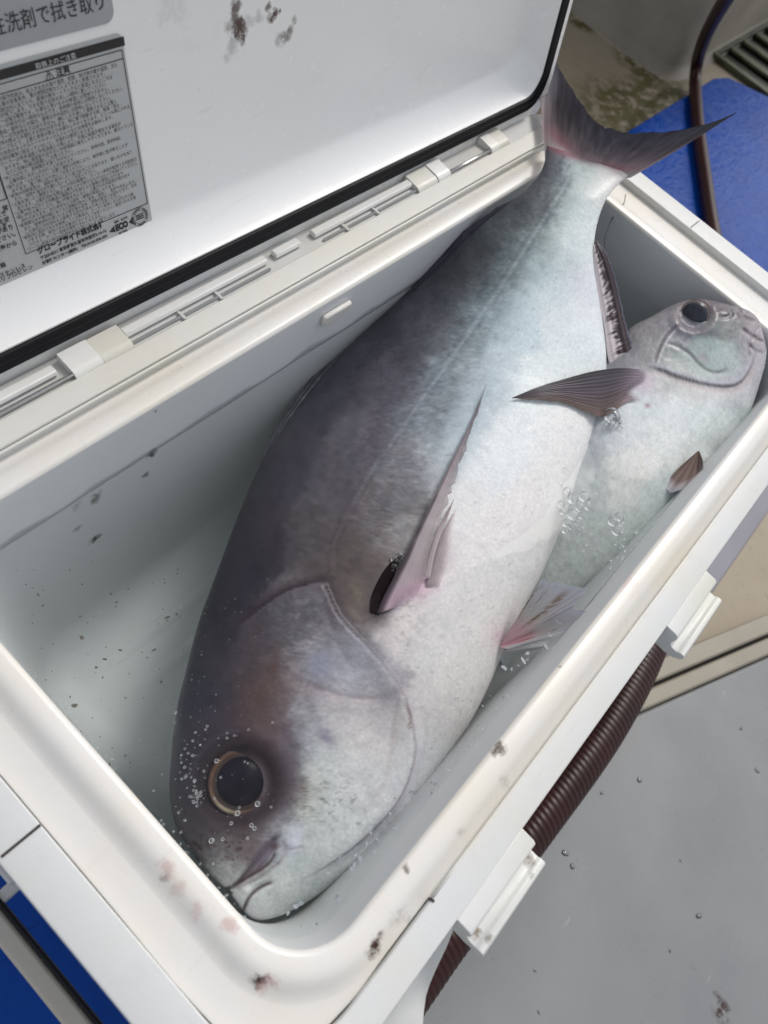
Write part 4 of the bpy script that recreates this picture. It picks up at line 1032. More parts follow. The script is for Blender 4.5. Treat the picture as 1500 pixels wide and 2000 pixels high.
def fin_mat(name, alpha=0.25, rough=.35):
    m, nt, b = new_mat(name)
    at = nd(nt, 'ShaderNodeAttribute'); at.attribute_name = 'col'
    nt.links.new(at.outputs['Color'], b.inputs['Base Color']); b.inputs['Roughness'].default_value = rough
    b.inputs['Specular IOR Level'].default_value = .28
    nt.links.new(at.outputs['Alpha'], b.inputs['Alpha'])
    return m
M_FIN = fin_mat('fin_membrane')
def fin(name, lead, trail, depth_fn, color_fn, parent, nu=40, nv=90, rays=14, ridge=.00035, thick=.0007, jag=0.0):
    """A fin spanned between its leading and trailing edge; rows run from base (0) to tip (1). Real thickness, raised rays."""
    A = smooth_path(np.array(lead, float), nv); B = smooth_path(np.array(trail, float), nv)
    u = np.linspace(0, 1, nu); v = np.linspace(0, 1, nv)
    P = A[:, None, :] * (1 - u)[None, :, None] + B[:, None, :] * u[None, :, None]
    if jag:
        jj = (fbm(v * 40, v * 0, 81, 3) - .5) * jag
        P = P + ((B - A) * (jj / np.maximum(np.linalg.norm(B - A, axis=1), 1))[:, None])[:, None, :] * (u ** 6)[None, :, None]
    UU, VV = np.meshgrid(u, v)
    D = depth_fn(UU, VV, P)
    pts = CAM + np.stack([ray(x, y) for x, y in P.reshape(-1, 2)]) * D.reshape(-1, 1)
    pts = pts.reshape(nv, nu, 3)
    rd = np.cos(UU * rays * 2 * np.pi) * ridge
    tocam = CAM - pts; tocam /= np.linalg.norm(tocam, axis=-1)[..., None]
    edge = np.minimum(1, 6 * np.minimum(np.minimum(UU, 1 - UU), 1 - VV + .02))
    top = pts + tocam * (rd * edge + thick * .5 * edge)[..., None]; bot = pts - tocam * (thick * .5 * edge + .00008)[..., None]
    n = nu * nv; V = np.concatenate([top.reshape(-1, 3), bot.reshape(-1, 3)])
    F = grid_faces(nv, nu); F2 = [tuple(q + n for q in f[::-1]) for f in F]
    me = mesh(name, V, F + F2); C = color_fn(UU, VV, P).reshape(-1, 4); add_col(me, np.concatenate([C, C]))
    return link(name, me, M_FIN, parent)
def on_surface(bvh, lift_fn, default):
    def fn(U, V, P):
        D = np.zeros(U.shape); last = default
        for i in range(U.shape[0]):
            for j in range(U.shape[1]):
                s = surf(bvh, *P[i, j])
                if s is None: s = last
                last = s; D[i, j] = s
        # smooth and lift towards the camera
        D = (D + np.roll(D, 1, 0) + np.roll(D, -1, 0)) / 3 if U.shape[0] > 8 else D
        D[0] = D[1]; D[-1] = D[-2]
        return D - lift_fn(U, V)
    return fn
def rgba(Crgb, a):
    return np.concatenate([pig(Crgb.reshape(-1, 3)).reshape(Crgb.shape), a[..., None]], -1)
def mixrows(U, stops):
    xs = [s[0] for s in stops]; return np.stack([np.interp(U, xs, [s[1][k] for s in stops]) for k in range(3)], -1)
# pectoral fin: long sickle blade
def pec_col(U, V, P):
    c = mixrows(U, [(0, (46, 38, 44)), (.13, (62, 52, 58)), (.26, (150, 140, 146)), (.6, (168, 160, 162)), (1, (150, 142, 144))])
    st = np.cos(U * 14 * 2 * np.pi + np.sin(V * 9)) * 12; c = c + st[..., None]
    pink = (np.exp(-(V / .16) ** 2) * np.clip(U * 1.6, 0, 1))[..., None]; c = c * (1 - .7 * pink) + np.array((186, 150, 166)) * .8 * pink
    tipd = sstep(.45, 1, V)[..., None]; c = c * (1 - .75 * tipd) + np.array((78, 66, 78)) * .75 * tipd
    return rgba(c, np.clip(1.0 - .62 * sstep(.15, .9, U) * (1 - .35 * V), 0, 1) * (1 - .8 * sstep(.14, 0, V) * sstep(.25, .6, U)))
fin('pectoral_fin', [(735, 1200), (748, 1168), (768, 1130), (788, 1094), (808, 1050), (828, 1010), (846, 974), (866, 932), (886, 893), (906, 852), (926, 810), (949, 752)],
    [(806, 1174), (822, 1146), (834, 1112), (844, 1076), (852, 1042), (862, 1012), (873, 980), (885, 946), (898, 906), (912, 866), (928, 820), (949, 754)],
    on_surface(bvh1, lambda U, V: .0025 + .010 * np.sin(np.pi * np.clip(V, 0, 1)) * (1 - .5 * U), .5), pec_col, f1, 36, 120, 13, .0003, .0008, 14)
def pec2_col(U, V, P):
    c = mixrows(U, [(0, (150, 138, 142)), (1, (176, 164, 164))]) + (np.cos(U * 18) * 10)[..., None]
    tipd = sstep(.5, 1, V)[..., None]; c = c * (1 - .7 * tipd) + np.array((100, 86, 96)) * .7 * tipd
    return rgba(c, .95 - .3 * V)
fin('pectoral_ray', [(826, 1130), (836, 1090), (850, 1045), (868, 1008), (887, 974)], [(840, 1130), (846, 1096), (858, 1054), (873, 1014), (887, 975)], on_surface(bvh1, lambda U, V: .004 + .004 * np.sin(np.pi * V), .5), pec2_col, f1, 12, 40, 3, .0002)
fin('pectoral_ray', [(832, 1146), (846, 1100), (860, 1056), (875, 1020), (890, 996)], [(858, 1146), (872, 1108), (880, 1068), (883, 1034), (890, 997)], on_surface(bvh1, lambda U, V: .002 + .003 * np.sin(np.pi * V), .5), lambda U, V, P: rgba(mixrows(U, [(0, (150, 138, 142)), (1, (190, 178, 178))]), (.75 - .55 * U) * (1 - .2 * V)), f1, 16, 40, 5, .0002)
# dark sheet laid on the skin as shade of the hollow behind the fin base
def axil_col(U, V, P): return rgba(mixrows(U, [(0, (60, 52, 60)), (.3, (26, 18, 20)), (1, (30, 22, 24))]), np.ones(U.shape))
fin('pocket_shade', [(722, 1198), (724, 1168), (738, 1134), (756, 1106), (778, 1086)], [(740, 1202), (748, 1172), (764, 1138), (778, 1104), (786, 1086)], on_surface(bvh1, lambda U, V: .0005 + 0 * U, .5), axil_col, f1, 10, 24, 1, 0).data.materials[0] = simple('pocket_shade_dark', (.012, .008, .009), .85, 0, .3, 60, .1, .04)
# caudal fin
NL = N1[-1]; TB = V1[-1].mean(0)
def tail_depth(U, V, P):
    D = np.zeros(U.shape)
    n = NL.copy() + np.array([0.0, 0.0, 0.0])
    for i in range(U.shape[0]):
        for j in range(U.shape[1]):
            d = ray(*P[i, j]); D[i, j] = ((TB - CAM) @ n) / (d @ n)
    return D - .004 + .15 * sstep(.55, 0, U) * V ** .8 + .006 * np.sin(U * 9) * V * (1 - V)
def tail_col(U, V, P):
    st = (fbm(U * 60, V * 4, 90, 3) - .5) * 46
    c = mixrows(V, [(0, (160, 164, 162)), (.12, (150, 142, 142)), (.32, (112, 100, 104)), (.6, (80, 74, 80)), (1, (60, 57, 68))]) + st[..., None]
    red = (np.exp(-((V - .20 + .06 * U) / .10) ** 2) * np.clip(.7 + np.cos((U - .72) * 14) * .4, 0, 1))[..., None]
    c = c * (1 - .55 * red) + np.array((150, 88, 98)) * .55 * red
    ed = (sstep(.93, 1.0, U) * sstep(1, .2, V))[..., None]; c = c * (1 - .6 * ed) + np.array((178, 164, 166)) * .6 * ed
    return rgba(c, np.ones(U.shape))
TBASE = smooth_path(np.array([(1065, 314), (1082, 300), (1106, 306), (1138, 322), (1174, 336), (1206, 345), (1230, 348)], float), 70)
TEND = smooth_path(np.array([(1050, 20), (1070, 75), (1092, 133), (1113, 168), (1136, 204), (1164, 237), (1200, 255), (1250, 259), (1320, 255), (1393, 238), (1443, 217)], float), 70)
nu, nv = 110, 70
# rows across (u) are rays: build with lead/trail swapped so that v runs base->tip
def tail():
    u = np.linspace(0, 1, nu); v = np.linspace(0, 1, nv)
    B0 = smooth_path(TBASE, nu); E0 = smooth_path(TEND, nu)
    ragg = (fbm(u * 34, u * 0 + .3, 95, 4) - .5) * 12 * np.sin(np.pi * np.clip(u * 1.1, 0, 1))
    P = B0[None] * (1 - v)[:, None, None] + E0[None] * v[:, None, None]
    bul = np.zeros((nv, nu, 2)); bw = sstep(.72, 1, u)[None, :] * (4 * v * (1 - v))[:, None]
    bul[..., 0] = bw * 1; bul[..., 1] = bw * 2
    bw2 = sstep(.35, 0, u)[None, :] * (4 * v * (1 - v))[:, None]; bul[..., 0] -= bw2 * 4
    P = P + bul; P[..., 1] += ragg[None, :] * (v ** 8)[:, None]
    UU, VV = np.meshgrid(u, v); D = tail_depth(UU, VV, P)
    pts = (CAM + np.stack([ray(x, y) for x, y in P.reshape(-1, 2)]) * D.reshape(-1, 1)).reshape(nv, nu, 3)
    tc = CAM - pts; tc /= np.linalg.norm(tc, axis=-1)[..., None]
    th = (.0030 * (1 - VV) ** 2 + .0006); rd = (np.cos(UU * 44 * 2 * np.pi) * .00012 + (fbm(UU * 60, VV * 5, 97, 3) - .5) * .0006) * np.minimum(1, VV * 6)
    top = pts + tc * (th + rd)[..., None]; bot = pts - tc * th[..., None]
    n = nu * nv; V = np.concatenate([top.reshape(-1, 3), bot.reshape(-1, 3)]); F = grid_faces(nv, nu)
    rim = [j for j in range(nu)]; F2 = [tuple(q + n for q in f[::-1]) for f in F]
    E = []
    for i in range(nv - 1):
        for j in (0, nu - 1):
            a, b_ = i * nu + j, (i + 1) * nu + j; E.append((a, b_, b_ + n, a + n))
    for j in range(nu - 1):
        a, b_ = (nv - 1) * nu + j, (nv - 1) * nu + j + 1; E.append((a, b_, b_ + n, a + n))
    me = mesh('caudal_fin', V, F + F2 + E); C = tail_col(UU, VV, P).reshape(-1, 4); add_col(me, np.concatenate([C, C]))
    link('caudal_fin', me, M_FIN, f1)
tail()
# anal fin, dark fringed
def dep_at(z_like):
    """depth of the body's edge near a station, used for median fins"""
    def fn(U, V, P):
        cs = V1[:, np.argmin(np.abs(TH1 - np.pi))]; q, dd = project(cs)
        D = np.zeros(U.shape)
        for i in range(U.shape[0]):
            k = np.argmin(np.linalg.norm(q - P[i, 0], axis=1)); D[i, :] = dd[k] + z_like
        return D
    return fn
def anal_col(U, V, P):
    nz = fbm(V * 60, U * 3, 101, 3)
    k = sstep(.30, .62, U + (nz - .5) * .9)[..., None]
    c = np.array((206, 196, 198)) * (1 - k) + np.array((62, 52, 56)) * k
    e = sstep(.90, 1, U)[..., None]; c = c * (1 - e) + np.array((92, 94, 112)) * e
    return rgba(c, np.ones(U.shape))
fin('anal_fin', [(1158, 482), (1162, 530), (1170, 590), (1180, 640), (1186, 690), (1192, 716)], [(1166, 470), (1188, 503), (1206, 560), (1219, 620), (1232, 668), (1243, 700)], dep_at(-.004), anal_col, f1, 30, 110, 4, .0003, .0016, 5)
# dorsal fin, folded along the back
cd_ = [(ST1[k][0], ST1[k][1]) for k in range(14, 24)]
off = [(0, 0), (-8, -5), (-11, -8), (-12, -10), (-13, -12), (-12, -13), (-11, -13), (-9, -11), (-6, -8), (0, 0)]
def dors_dep(U, V, P):
    cs = V1[:, 0]; q, dd = project(cs); D = np.zeros(U.shape)
    for i in range(U.shape[0]):
        k = np.argmin(np.linalg.norm(q - P[i, 0], axis=1)); D[i, :] = dd[k] - .002
    return D
fin('dorsal_fin', [(a + 4, b_ + 3) for a, b_ in cd_], [(a + o[0], b_ + o[1]) for (a, b_), o in zip(cd_, off)], dors_dep,
    lambda U, V, P: rgba(np.array((44, 44, 56)) + ((fbm(V * 70, U * 2, 111, 3) - .5) * 30)[..., None] + 0 * P[..., :1], np.ones(U.shape)), f1, 14, 120, 2, .0003, .0016, 5)
# pelvic fins: translucent fans
def fan(name, root, arc, bvh, lift, colf, parent, thick=.0006, drop=0.0, rays=12):
    arc = smooth_path(np.array(arc, float), 64); nu, nv = 64, 40
    root = np.array(root, float); v = np.linspace(0.02, 1, nv); u = np.linspace(0, 1, nu)
    P = root[None, None] * (1 - v)[:, None, None] + arc[None] * v[:, None, None]
    UU, VV = np.meshgrid(u, v); d0 = surf(bvh, *root) or .55
    D = d0 + lift + drop * VV + .0015 * np.sin(UU * 11) * VV
    pts = (CAM + np.stack([ray(x, y) for x, y in P.reshape(-1, 2)]) * D.reshape(-1, 1)).reshape(nv, nu, 3)
    tc = CAM - pts; tc /= np.linalg.norm(tc, axis=-1)[..., None]
    rd = np.cos(UU * rays * 2 * np.pi) * .0003 * VV
    top = pts + tc * (thick / 2 + rd)[..., None]; bot = pts - tc * thick / 2
    n = nu * nv; F = grid_faces(nv, nu); F2 = [tuple(q + n for q in f[::-1]) for f in F]
    me = mesh(name, np.concatenate([top.reshape(-1, 3), bot.reshape(-1, 3)]), F + F2)
    C = colf(UU, VV, P).reshape(-1, 4); add_col(me, np.concatenate([C, C]))
    return link(name, me, M_FIN, parent)
def pelv_col(U, V, P):
    nz = fbm(U * 34, V * 3, 121, 4); nz2 = fbm(P[..., 0] / 3, P[..., 1] / 3, 124, 2)
    c = mixrows(V, [(0, (176, 132, 146)), (.25, (190, 150, 156)), (.5, (178, 172, 170)), (1, (176, 178, 190))])
    br = (sstep(.56, .72, nz) * sstep(.15, .4, V) * sstep(1.0, .75, V) * (nz2 > .36))[..., None] * .85
    c = c * (1 - br) + np.array((118, 92, 78)) * br
    red = (np.exp(-((V - .25) / .16) ** 2) * sstep(.35, .7, U) * sstep(.45, .6, nz))[..., None] * .6; c = c * (1 - red) + np.array((186, 100, 118)) * red
    a = .92 - .42 * V + .1 * (nz - .5); return rgba(c, np.clip(a, .2, 1))
fan('pelvic_fin', (975, 1263), [(1056, 1132), (1066, 1131), (1071, 1139), (1082, 1137), (1094, 1138), (1112, 1144), (1132, 1148), (1145, 1149), (1141, 1159), (1132, 1173), (1119, 1184), (1125, 1190), (1164, 1197), (1148, 1209), (1133, 1214), (1117, 1229), (1090, 1238), (1066, 1246), (1042, 1252), (992, 1268)], bvh1, -.002, pelv_col, f1, .0006, -.004)
fan('pelvic_fin', (968, 1275), [(1094, 1238), (1099, 1243), (1088, 1254), (1070, 1262), (1042, 1270), (1016, 1279), (1002, 1287), (985, 1302)], bvh1, .010, lambda U, V, P: rgba(mixrows(V, [(0, (206, 198, 202)), (1, (196, 204, 206))]), .95 - .35 * V), f1, .0006, .01)
# eye
def eye(parent, bvh, u, v, r_px, pupil_f, iris_cols, lift, pmat=None):
    dep = surf(bvh, u, v); c = atdist(u, v, dep); r = r_px / F_PX * dep
    n = CAM - c; n /= np.linalg.norm(n)
    z = n; x = np.cross(z, [0, 0, 1.0]); x /= np.linalg.norm(x); y = np.cross(z, x)
    V, C = [], []; NR, NA = 30, 64
    for i in range(NR + 1):
        q = i / NR
        for k in range(NA):
            a = 2 * math.pi * k / NA; rr = r * q
            h = lift * (1 - q ** 2.2) - lift * .55
            if q > pupil_f: h -= .0006 * math.sin((q - pupil_f) / (1 - pupil_f) * math.pi)
            V.append(c + x * rr * math.cos(a) + y * rr * math.sin(a) + n * (h + .0022))
            d_ = np.array([x * math.cos(a) + y * math.sin(a)]); (pu, _) = project(c + d_[0] * .01); an = math.atan2(pu[1] - v, pu[0] - u)
            C.append(iris_cols(q, an))
    F = grid_faces(NR + 1, NA, True)
    me = mesh('eye', V, F); add_col(me, np.array(C)); e = link('eye', me, M_EYE, parent)
    # pupil lens: a dark dome inside the iris ring
    V = []
    for i in range(17):
        q = i / 16
        for k in range(40):
            a = 2 * math.pi * k / 40; rr = r * pupil_f * q; h = lift * (1 - (q * pupil_f) ** 2.2) - lift * .55 + .0016 * math.sqrt(max(0, 1 - q * q)) + .0006
            V.append(c + x * rr * math.cos(a) + y * rr * math.sin(a) + n * (h + .0017))
    o = link('pupil', mesh('pupil', V, grid_faces(17, 40, True)), pmat or M_PUPIL, None); o.parent = e
    o.matrix_parent_inverse = Matrix.Identity(4)
    return e
def eye_mat():
    m, nt, b = new_mat('fish_iris'); at = nd(nt, 'ShaderNodeAttribute'); at.attribute_name = 'col'; oc = coords(nt)
    n1 = noise(nt, 500, 4, .7, oc)
    c = mixc(nt, ramp(nt, n1.outputs[0], [(.35, (0, 0, 0)), (.65, (1, 1, 1))]), mixc(nt, 1.0, at.outputs['Color'], (.65, .62, .6, 1), 'MULTIPLY'), at.outputs['Color'])
    nt.links.new(c, b.inputs['Base Color']); b.inputs['Roughness'].default_value = .4; b.inputs['Coat Weight'].default_value = 0.0
    return m
M_EYE = eye_mat(); M_PUPIL, _pn, _pb = new_mat('fish_pupil'); _pc = noise(_pn, 90, 2, .5, coords(_pn))
_pn.links.new(ramp(_pn, _pc.outputs[0], [(.3, (.009, .0075, .012)), (.7, (.015, .0125, .022))]), _pb.inputs['Base Color']); _pb.inputs['Roughness'].default_value = .3; _pb.inputs['Specular IOR Level'].default_value = .05
def iris1(q, an):
    lo = np.array((40, 30, 36.)); c = lo
    gold = np.array((176, 128, 78.)); pale = np.array((188, 178, 150.)); brown = np.array((96, 62, 44.)); org = np.array((168, 108, 62.))
    ringk = math.exp(-((q - .91 - .012 * math.sin(an * 3)) / (.032 + .022 * math.cos(an - math.radians(140)) ** 2)) ** 2)
    f = .45 + .55 * (0.5 + .5 * math.cos(an - math.radians(-60)))
    f = .5 * f * (.5 + .5 * math.sin(an * 5 + 1.3) * math.sin(an * 2.3)); g = gold * f + brown * (1 - f)
    k2 = math.exp(-((an - math.radians(120)) / .5) ** 2); g = g * (1 - k2) + pale * k2
    k3 = math.exp(-((an - math.radians(-45)) / .4) ** 2); g = g * (1 - k3) + org * k3
    inner = np.array((62, 44, 42.))
    c = inner * (1 - ringk) + g * ringk
    if q > .97: c = c * .6 + lo * .4
    return pig(c[None])[0]
eye(f1, bvh1, 470, 1526, 62, .74, iris1, .0055)

# ---- second fish
f2 = empty('small_fish', tuple(atz(1330, 820, -.05))); tag(f2, 'smaller pale fish in the far corner, head up, partly under the big fish', 'fish')
ST2 = [(1484, 628, 1493, 662), (1474, 615, 1497, 686), (1455, 603, 1494, 712), (1428, 596, 1487, 738), (1391, 587, 1478, 768), (1353, 585, 1466, 800), (1316, 595, 1449, 828), (1273, 618, 1425, 865), (1230, 642, 1393, 907), (1186, 692, 1350, 953), (1142, 760, 1298, 1003), (1095, 840, 1243, 1060), (1055, 915, 1196, 1106), (1018, 990, 1146, 1150), (990, 1070, 1092, 1192), (968, 1135, 1042, 1222), (955, 1190, 1000, 1245)]
z2 = [.000, -.002, -.005, -.009, -.015, -.021, -.028, -.036, -.045, -.056, -.068, -.084, -.100, -.116, -.130, -.142, -.15]
w2 = [.004, .009, .014, .019, .024, .028, .031, .034, .036, .037, .037, .035, .032, .028, .022, .015, .008]
NS2, NT2 = 330, 220
V2_, N2, U2, H2, W2, TH2, S2 = fish_body(ST2, z2, w2, NS2, NT2)
pxl, dep = project(V2_); px1 = pxl.reshape(-1, 2); X, Y = px1[:, 0], px1[:, 1]
vis = ((np.sin(TH2) > -0.2)[None, :] * np.ones((NS2, 1))).reshape(-1)
jx = (fbm(X / 20, Y / 20, 40, 4) - .5) * 8; jy = (fbm(X / 20, Y / 20, 50, 4) - .5) * 8
PT2 = [(1250,640,(128,126,128)),(1200,700,(122,122,126)),(1300,605,(132,130,132)),(1350,588,(110,106,110)),(1400,592,(98,92,98)),(1440,602,(120,114,118)),(1470,620,(140,134,138)),(1300,650,(136,134,136)),(1270,690,(140,140,142)),(1300,690,(140,144,144)),(1340,650,(96,94,108)),(1400,640,(116,122,122)),(1430,640,(146,150,148)),(1370,670,(150,162,160)),(1400,680,(168,186,180)),(1430,700,(176,188,184)),(1460,670,(164,160,162)),(1485,670,(168,162,164)),(1485,710,(176,174,178)),(1460,740,(176,176,182)),(1340,690,(160,172,170)),(1320,715,(164,172,168)),(1380,715,(176,190,184)),(1400,745,(186,192,194)),(1300,740,(178,178,176)),(1350,755,(190,186,182)),(1420,765,(188,184,186)),(1250,780,(186,196,196)),(1330,800,(198,208,205)),(1400,820,(192,204,200)),(1440,810,(170,182,180)),(1420,860,(170,176,172)),(1300,850,(200,208,204)),(1230,850,(190,196,196)),(1180,820,(170,178,182)),(1350,900,(196,202,197)),(1250,900,(206,206,198)),(1200,950,(198,200,192)),(1300,960,(182,192,188)),(1150,950,(176,184,182)),(1150,1050,(182,191,184)),(1220,1040,(180,190,184)),(1100,1100,(176,186,178)),(1050,1180,(160,170,162)),(1130,880,(156,164,168))]  # tones as seen here too, their light and shade included
C1 = rbf(PT2, px1 + np.stack([jx * 2, jy * 2], 1), 20)
_g2 = [(1240, 700), (1262, 716), (1290, 722), (1318, 733), (1350, 743), (1385, 751), (1420, 754), (1446, 746), (1464, 722), (1490, 690), (1510, 660)]
_d2, _sg2, _ = seg_dist(px1, curve2(_g2, 60)); _, _st2, _ = seg_dist(np.array([[1390., 690.]]), curve2(_g2, 60)); hd2 = np.clip(.5 + .5 * np.clip(_d2 / 10, 0, 1) * (_sg2 * _st2[0]), 0, 1)[:, None]
Cb = C1.mean(1, keepdims=True) * .4 + C1 * .6; Cb = (Cb - 150) * 1.12 + 166; C1 = C1 * hd2 * .97 + Cb * (1 - hd2)
bx_, by_ = X * .67 - Y * .74, X * .74 + Y * .67
C1 += ((fbm(bx_ / 16, by_ / 7, 141, 4) - .5) * 26 + (fbm(X / 4, Y / 4, 144, 3) - .5) * 20)[:, None]
disp = np.zeros(len(X))
G2 = [(1262, 716), (1290, 722), (1318, 733), (1350, 743), (1385, 751), (1420, 754), (1446, 746), (1464, 722), (1474, 690)]
_, s2t, _ = seg_dist(np.array([[1390., 690.]]), curve2(G2, 60))
plate(G2, .0022, 20, s2t[0]); groove(G2, .0008, 3, .6, (100, 90, 92), 3); groove([(p[0] - 2, p[1] - 7) for p in G2], .0001, 4, .55, (192, 190, 204), 3.5); groove([(p[0] + 3, p[1] + 10) for p in G2], .0005, 5, .6, (198, 184, 180), 5)
groove([(1329, 630), (1314, 642), (1298, 662), (1286, 688), (1278, 712)], .0012, 3, .9, (66, 62, 70), 2.6); groove([(1324, 640), (1304, 664), (1292, 690), (1284, 714)], .0003, 3, .7, (214, 212, 214), 2.4)
groove([(1300, 671), (1322, 676), (1348, 692), (1362, 708), (1380, 722), (1402, 727), (1424, 720)], .0012, 3.5, .7, (88, 88, 90), 2.6)
groove([(1485, 634), (1474, 650), (1465, 672), (1462, 700)], .0016, 4, .45, (116, 104, 110), 4)
groove([(1440, 596), (1448, 612), (1458, 622), (1478, 628)], .0016, 4, .55, (92, 82, 90), 4)
blob(1345, 642, 34, 13, .2, (78, 76, 92), .75, 1.2, .4); blob(1378, 652, 40, 8, .1, (84, 82, 90), .6, 1, .6); blob(1385, 592, 50, 9, .1, (96, 90, 96), .5, 1, .6); blob(1395, 600, 16, 12, 0, (86, 78, 86), .6, 1, .6); blob(1420, 612, 16, 10, .3, (80, 70, 80), .5, 1, .8); blob(1380, 665, 30, 10, .3, (168, 188, 183), .45, 1, .6); blob(1410, 695, 20, 14, 0, (196, 206, 204), .4, 1, .6); blob(1374, 700, 12, 8, .6, (150, 136, 142), .5, 1, .8)
blob(1252, 748, 26, 24, .3, (196, 178, 190), .7, 1.4, .3); blob(1265, 792, 6, 4, 0, (140, 96, 106), .7, 1)
groove([(1494, 668), (1478, 662), (1462, 652), (1448, 640)], .0022, 4, .65, (86, 74, 80), 3)
groove([(1492, 690), (1474, 684), (1456, 668)], .0014, 4, .4, (120, 108, 114), 4)
groove([(1396, 606), (1410, 600), (1424, 604), (1428, 614), (1416, 620), (1402, 616)], .0012, 4, .55, (84, 76, 84), 3.5)
blob(1438, 616, 9, 6, .4, (60, 52, 60), .8, 1.3); blob(1408, 610, 10, 6, .2, (74, 66, 74), .6, 1.3); blob(1470, 645, 16, 22, .3, (176, 168, 172), .6, 1, .8)
er = np.sqrt(((X - 1358) / 1.15) ** 2 + (Y - 615) ** 2); disp -= .002 * sstep(34, 22, er); disp += .001 * np.exp(-((er - 38) / 7) ** 2)
k = np.exp(-((er - 31) / 5) ** 2) * .55; C1 = C1 * (1 - k[:, None]) + np.array((120, 110, 112)) * k[:, None]
disp += (fbm(X / 40, Y / 40, 151, 3) - .5) * .0016; disp += (fbm(bx_ / 6, by_ / 5, 153, 3) - .5) * .0006
disp *= vis
body2, bvh2 = finish_fish('body', V2_, disp.reshape(NS2, NT2), N2, np.clip(pig(C1) * 1.06, 0, .86), attr_skin('fish_skin_pale', .36, .0020, .22, .12), f2)
def iris2(q, an):
    k = math.exp(-((q - .92) / .06) ** 2); c = np.array((40, 40, 50.)) * (1 - k) + np.array((156, 138, 128.)) * k
    return pig(c[None])[0]
M_PUPIL2 = simple('wet_pupil', (.030, .033, .046), .30, 0, .5, 120, .0, .25, .1)
eye(f2, bvh2, 1357, 614, 28, .80, iris2, .0045, M_PUPIL2)
def pf2_col(U, V, P):
    c = mixrows(U, [(0, (62, 58, 62)), (.4, (80, 72, 80)), (.75, (94, 80, 80)), (1, (108, 92, 86))]) + ((fbm(U * 40, V * 3, 161, 3) - .5) * 40)[..., None]
    pk = np.exp(-((V) / .14) ** 2)[..., None]; c = c * (1 - pk * .8) + np.array((176, 160, 172)) * pk * .8
    return rgba(c, sstep(0.0, .13, V + .05 * np.sin(U * 7)))
def pf2_dep(U, V, P):
    d0 = surf(bvh2, 1262, 740) - .002; d1 = (surf(bvh1, 1010, 778) or .6) - .004
    base = d0 * (1 - V) + d1 * V
    for i in range(U.shape[0]):
        for j in range(U.shape[1]):
            for bv in (bvh1, bvh2):
                s = surf(bv, *P[i, j])
                if s is not None: base[i, j] = min(base[i, j], s - .0015)
    return base
fin('pectoral_fin', [(1264, 724), (1236, 720), (1207, 719), (1178, 722), (1150, 727), (1120, 735), (1096, 742), (1068, 750), (1040, 760), (1000, 777)],
    [(1250, 782), (1222, 786), (1200, 803), (1176, 814), (1160, 810), (1136, 800), (1106, 788), (1080, 783), (1050, 781), (1000, 778)], pf2_dep, pf2_col, f2, 40, 90, 12, .0003, .0009, 5)
def pv2_col(U, V, P):
    c = mixrows(V, [(0, (112, 92, 84)), (.75, (128, 110, 104)), (.9, (190, 182, 186)), (1, (206, 206, 214))]) + (np.cos(U * 40) * 12)[..., None]
    return rgba(c, np.clip(1.0 - .35 * sstep(.8, 1, V), 0, 1))
fan('pelvic_fin', (1365, 879), [(1331, 909), (1314, 926), (1298, 943), (1303, 955), (1311, 962), (1332, 955), (1348, 948), (1362, 940), (1369, 931), (1374, 915), (1373, 900)], bvh2, -.011, pv2_col, f2, .0006, -.002, 6)
fan('pelvic_fin', (1350, 945), [(1320, 968), (1302, 980), (1292, 995), (1300, 1002), (1318, 996), (1336, 980), (1352, 962)], bvh2, .004, lambda U, V, P: rgba(mixrows(V, [(0, (150, 146, 150)), (1, (170, 178, 186))]), .55 - .1 * V), f2, .0005, .002, 5)

# fishing line from the anal fin over the rim
pts = [(1160, 512), (1172, 506), (1180, 490), (1182, 462), (1192, 434), (1206, 412), (1218, 398), (1222, 380)]
P = []
for k, (u, v) in enumerate(pts):
    s = k / (len(pts) - 1); P.append(atz(u, v, -.035 * (1 - s) ** 1.2 + .0012) if k < 6 else atz(u, v, .0008))
V, F = tube(smooth_path(np.array(P), 60), .00045, 8)
tag(link('fishing_line', mesh('fishing_line', V, F), simple('line_dark', (.03, .035, .035), .4)), 'thin dark fishing line draped over the far rim beside the tail', 'line')

# ------------------------------------------------------------------ bubbles, specks
M_BUB = clear_mat('bubble_skin', (0.985, 0.985, 0.985, 1), 1.34)
_n = M_BUB.node_tree; _o = _n.nodes['Material Output']; _src = _o.inputs['Surface'].links[0].from_socket
_d = nd(_n, 'ShaderNodeBsdfDiffuse'); _d.inputs[0].default_value = (.85, .87, .88, 1)  # diffuse white standing in for sky reflected on the bubbles
_f = nd(_n, 'ShaderNodeFresnel'); _f.inputs['IOR'].default_value = 1.25; _fm = math_(_n, 'ADD', math_(_n, 'MULTIPLY', _f.outputs[0], .9), .03, True)
_m = nd(_n, 'ShaderNodeMixShader'); _n.links.new(_fm, _m.inputs[0]); _n.links.new(_src, _m.inputs[1]); _n.links.new(_d.outputs[0], _m.inputs[2]); _n.links.new(_m.outputs[0], _o.inputs['Surface'])
bm = bmesh.new()
def bubble(u, v, r, z=WZ):
    r = r * (.95 if r < .0013 else 1.0)
    p = atz(u, v, z)
    sfd = surf(bvh1, u, v); sf2 = surf(bvh2, u, v); dz = (p - CAM) @ R[2]
    for s in (sfd, sf2):
        if s is not None and s < dz: p = atdist(u, v, s - r * .6); dz = s
    res = bmesh.ops.create_icosphere(bm, subdivisions=2 if r > .0006 else 1, radius=r)
    for q in res['verts']: q.co = Vector((p[0] + q.co.x, p[1] + q.co.y, p[2] + q.co.z * .8))
rb = np.random.default_rng(5)
for _ in range(70): bubble(rb.normal(420, 60), rb.normal(1520, 90), rb.uniform(.0003, .0008))
